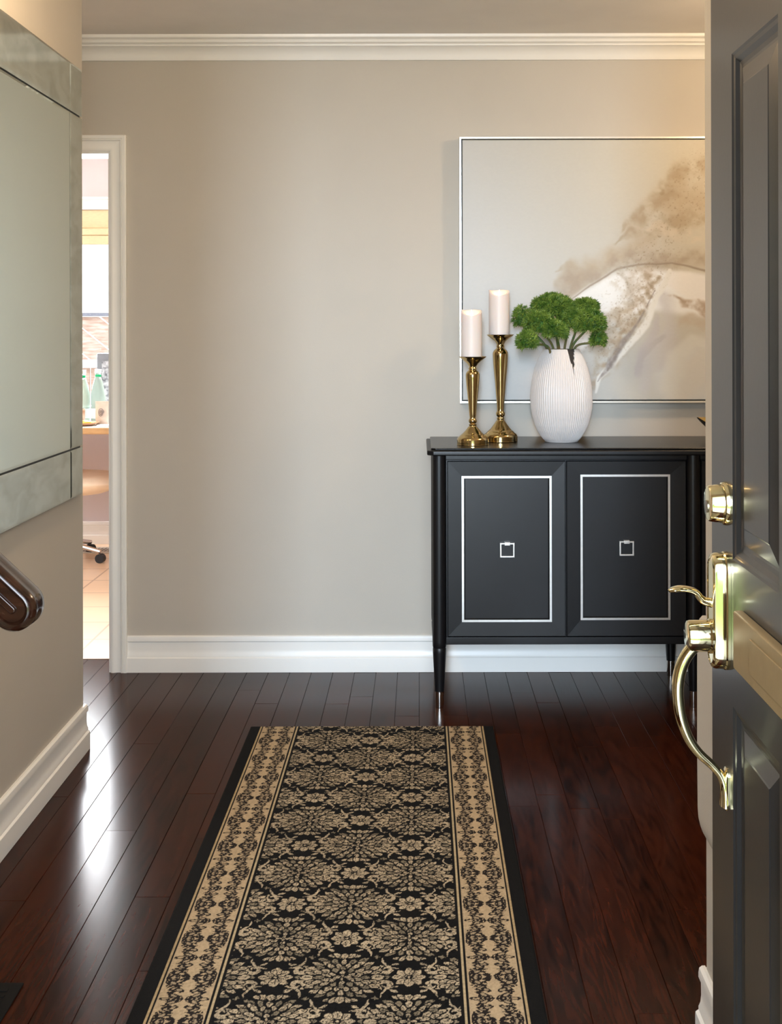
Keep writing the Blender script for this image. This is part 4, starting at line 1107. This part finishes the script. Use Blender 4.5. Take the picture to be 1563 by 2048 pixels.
# stadium outline in the X-Z plane, extruded along Y with rounded edges and a recessed groove on the face
Lr = .95
def outline(hw, depth):
    pts = []
    for k in range(17):
        a = math.pi / 2 - math.pi * k / 16
        pts.append(E + dir_ * hw * math.cos(a) + nrm * hw * math.sin(a))
    pts.append(E - dir_ * Lr - nrm * hw); pts.append(E - dir_ * Lr + nrm * hw)
    return [(p.x, HY + depth, p.z) for p in pts]
st_ = empty('stair_handrail', (ex - .25, HY + .03, 0), 'dark stained wooden stair handrail with a rounded end in the left foreground', 'handrail')
HD = .066
rr_ = [(HW - .016, .004), (HW - .014, .0), (HW - .010, -.004), (HW - .006, -.003), (HW - .003, .002), (HW, .008), (HW + .0005, .014), (HW - .001, .021), (HW, .027), (HW + .0008, .036), (HW + .0005, .050), (HW - .003, .058), (HW - .010, HD - .002), (HW - .018, HD)]
MB().rings([outline(a, d) for a, d in rr_]).build('rail', M['rail'], st_, smooth=50)
MB().rings([outline(a, d) for a, d in ((.006, .0038), (.006, .001), (.0045, -.0008), (.003, -.001))]).build('rail_bead', M['rail'], st_, smooth=50)
nx_ = ex - .25
MB().box(nx_ - .045, nx_ + .045, HY - .012, HY + .078, 0, ez + .20).build('newel_post', M['rail'], st_, bevel=.004)
for k in (1, 2, 3):
    bx_ = nx_ - .14 * k
    MB().box(bx_ - .016, bx_ + .016, HY + .017, HY + .049, .19 * k - .02, ez + .20 + (.14 * k - 0) * math.tan(ang) - .04).build('baluster', M['trim'], st_, bevel=.003, label='white baluster')
stp = MB()
for k in range(6):
    stp.box(-2.8, nx_ + .02 - .24 * k - .05, .84, HY + .10, .19 * k, .19 * (k + 1))
struct('stairs', stp, mat('stair_pale_bounce', srgb(200, 188, 170), .95, noise=.05, nscale=60, bump=.4))  # unseen steps, coloured pale to bounce light onto the left wall

# floor register, bottom left corner
fa, fb = PX(45, 1968, 2.449), PX(0, 1968, 2.449)
rg = empty('floor_vent', (-.90, 2.28, 0), 'black metal floor vent set in the hardwood beside the left wall', 'floor vent')
MB().box(-.965, fa.x, 2.13, 2.449, .0004, .0045).build('vent_frame', M['metal_dark'], rg, bevel=.001)
lv = MB()
for k in range(13): lv.box(-.945, fa.x - .022, 2.15 + k * .022, 2.15 + k * .022 + .010, .0046, .0062)
lv.build('vent_louvres', M['metal_dark'], rg)

# ------------------------------------------------------------------ ceiling lights (out of frame, they warm the hall)
def flush(x, y, e, label, r=.15):
    o = empty('ceiling_light', (x, y, CEIL), label, 'ceiling light')
    MB().lathe([(r * 1.05, -.0005), (r * 1.05, -.018), (r * .98, -.022)], (x, y, CEIL), 40).build('canopy', M['silver'], o, smooth=35)
    MB().lathe(smprof([(r * .95, -.022), (r * .93, -.04), (r * .75, -.075), (r * .4, -.095), (.001, -.10)], 4), (x, y, CEIL), 40, caps=False).build('lamp_shade', M['glasslamp'], o, smooth=50)
    point('hall_lamp', (x, y, CEIL - .16), e, (1, .73, .47), .08)
flush(1.45, 3.75, 17, 'round frosted ceiling light on the right side of the hall')
flush(-.62, 2.65, 20, 'round frosted ceiling light over the entry')
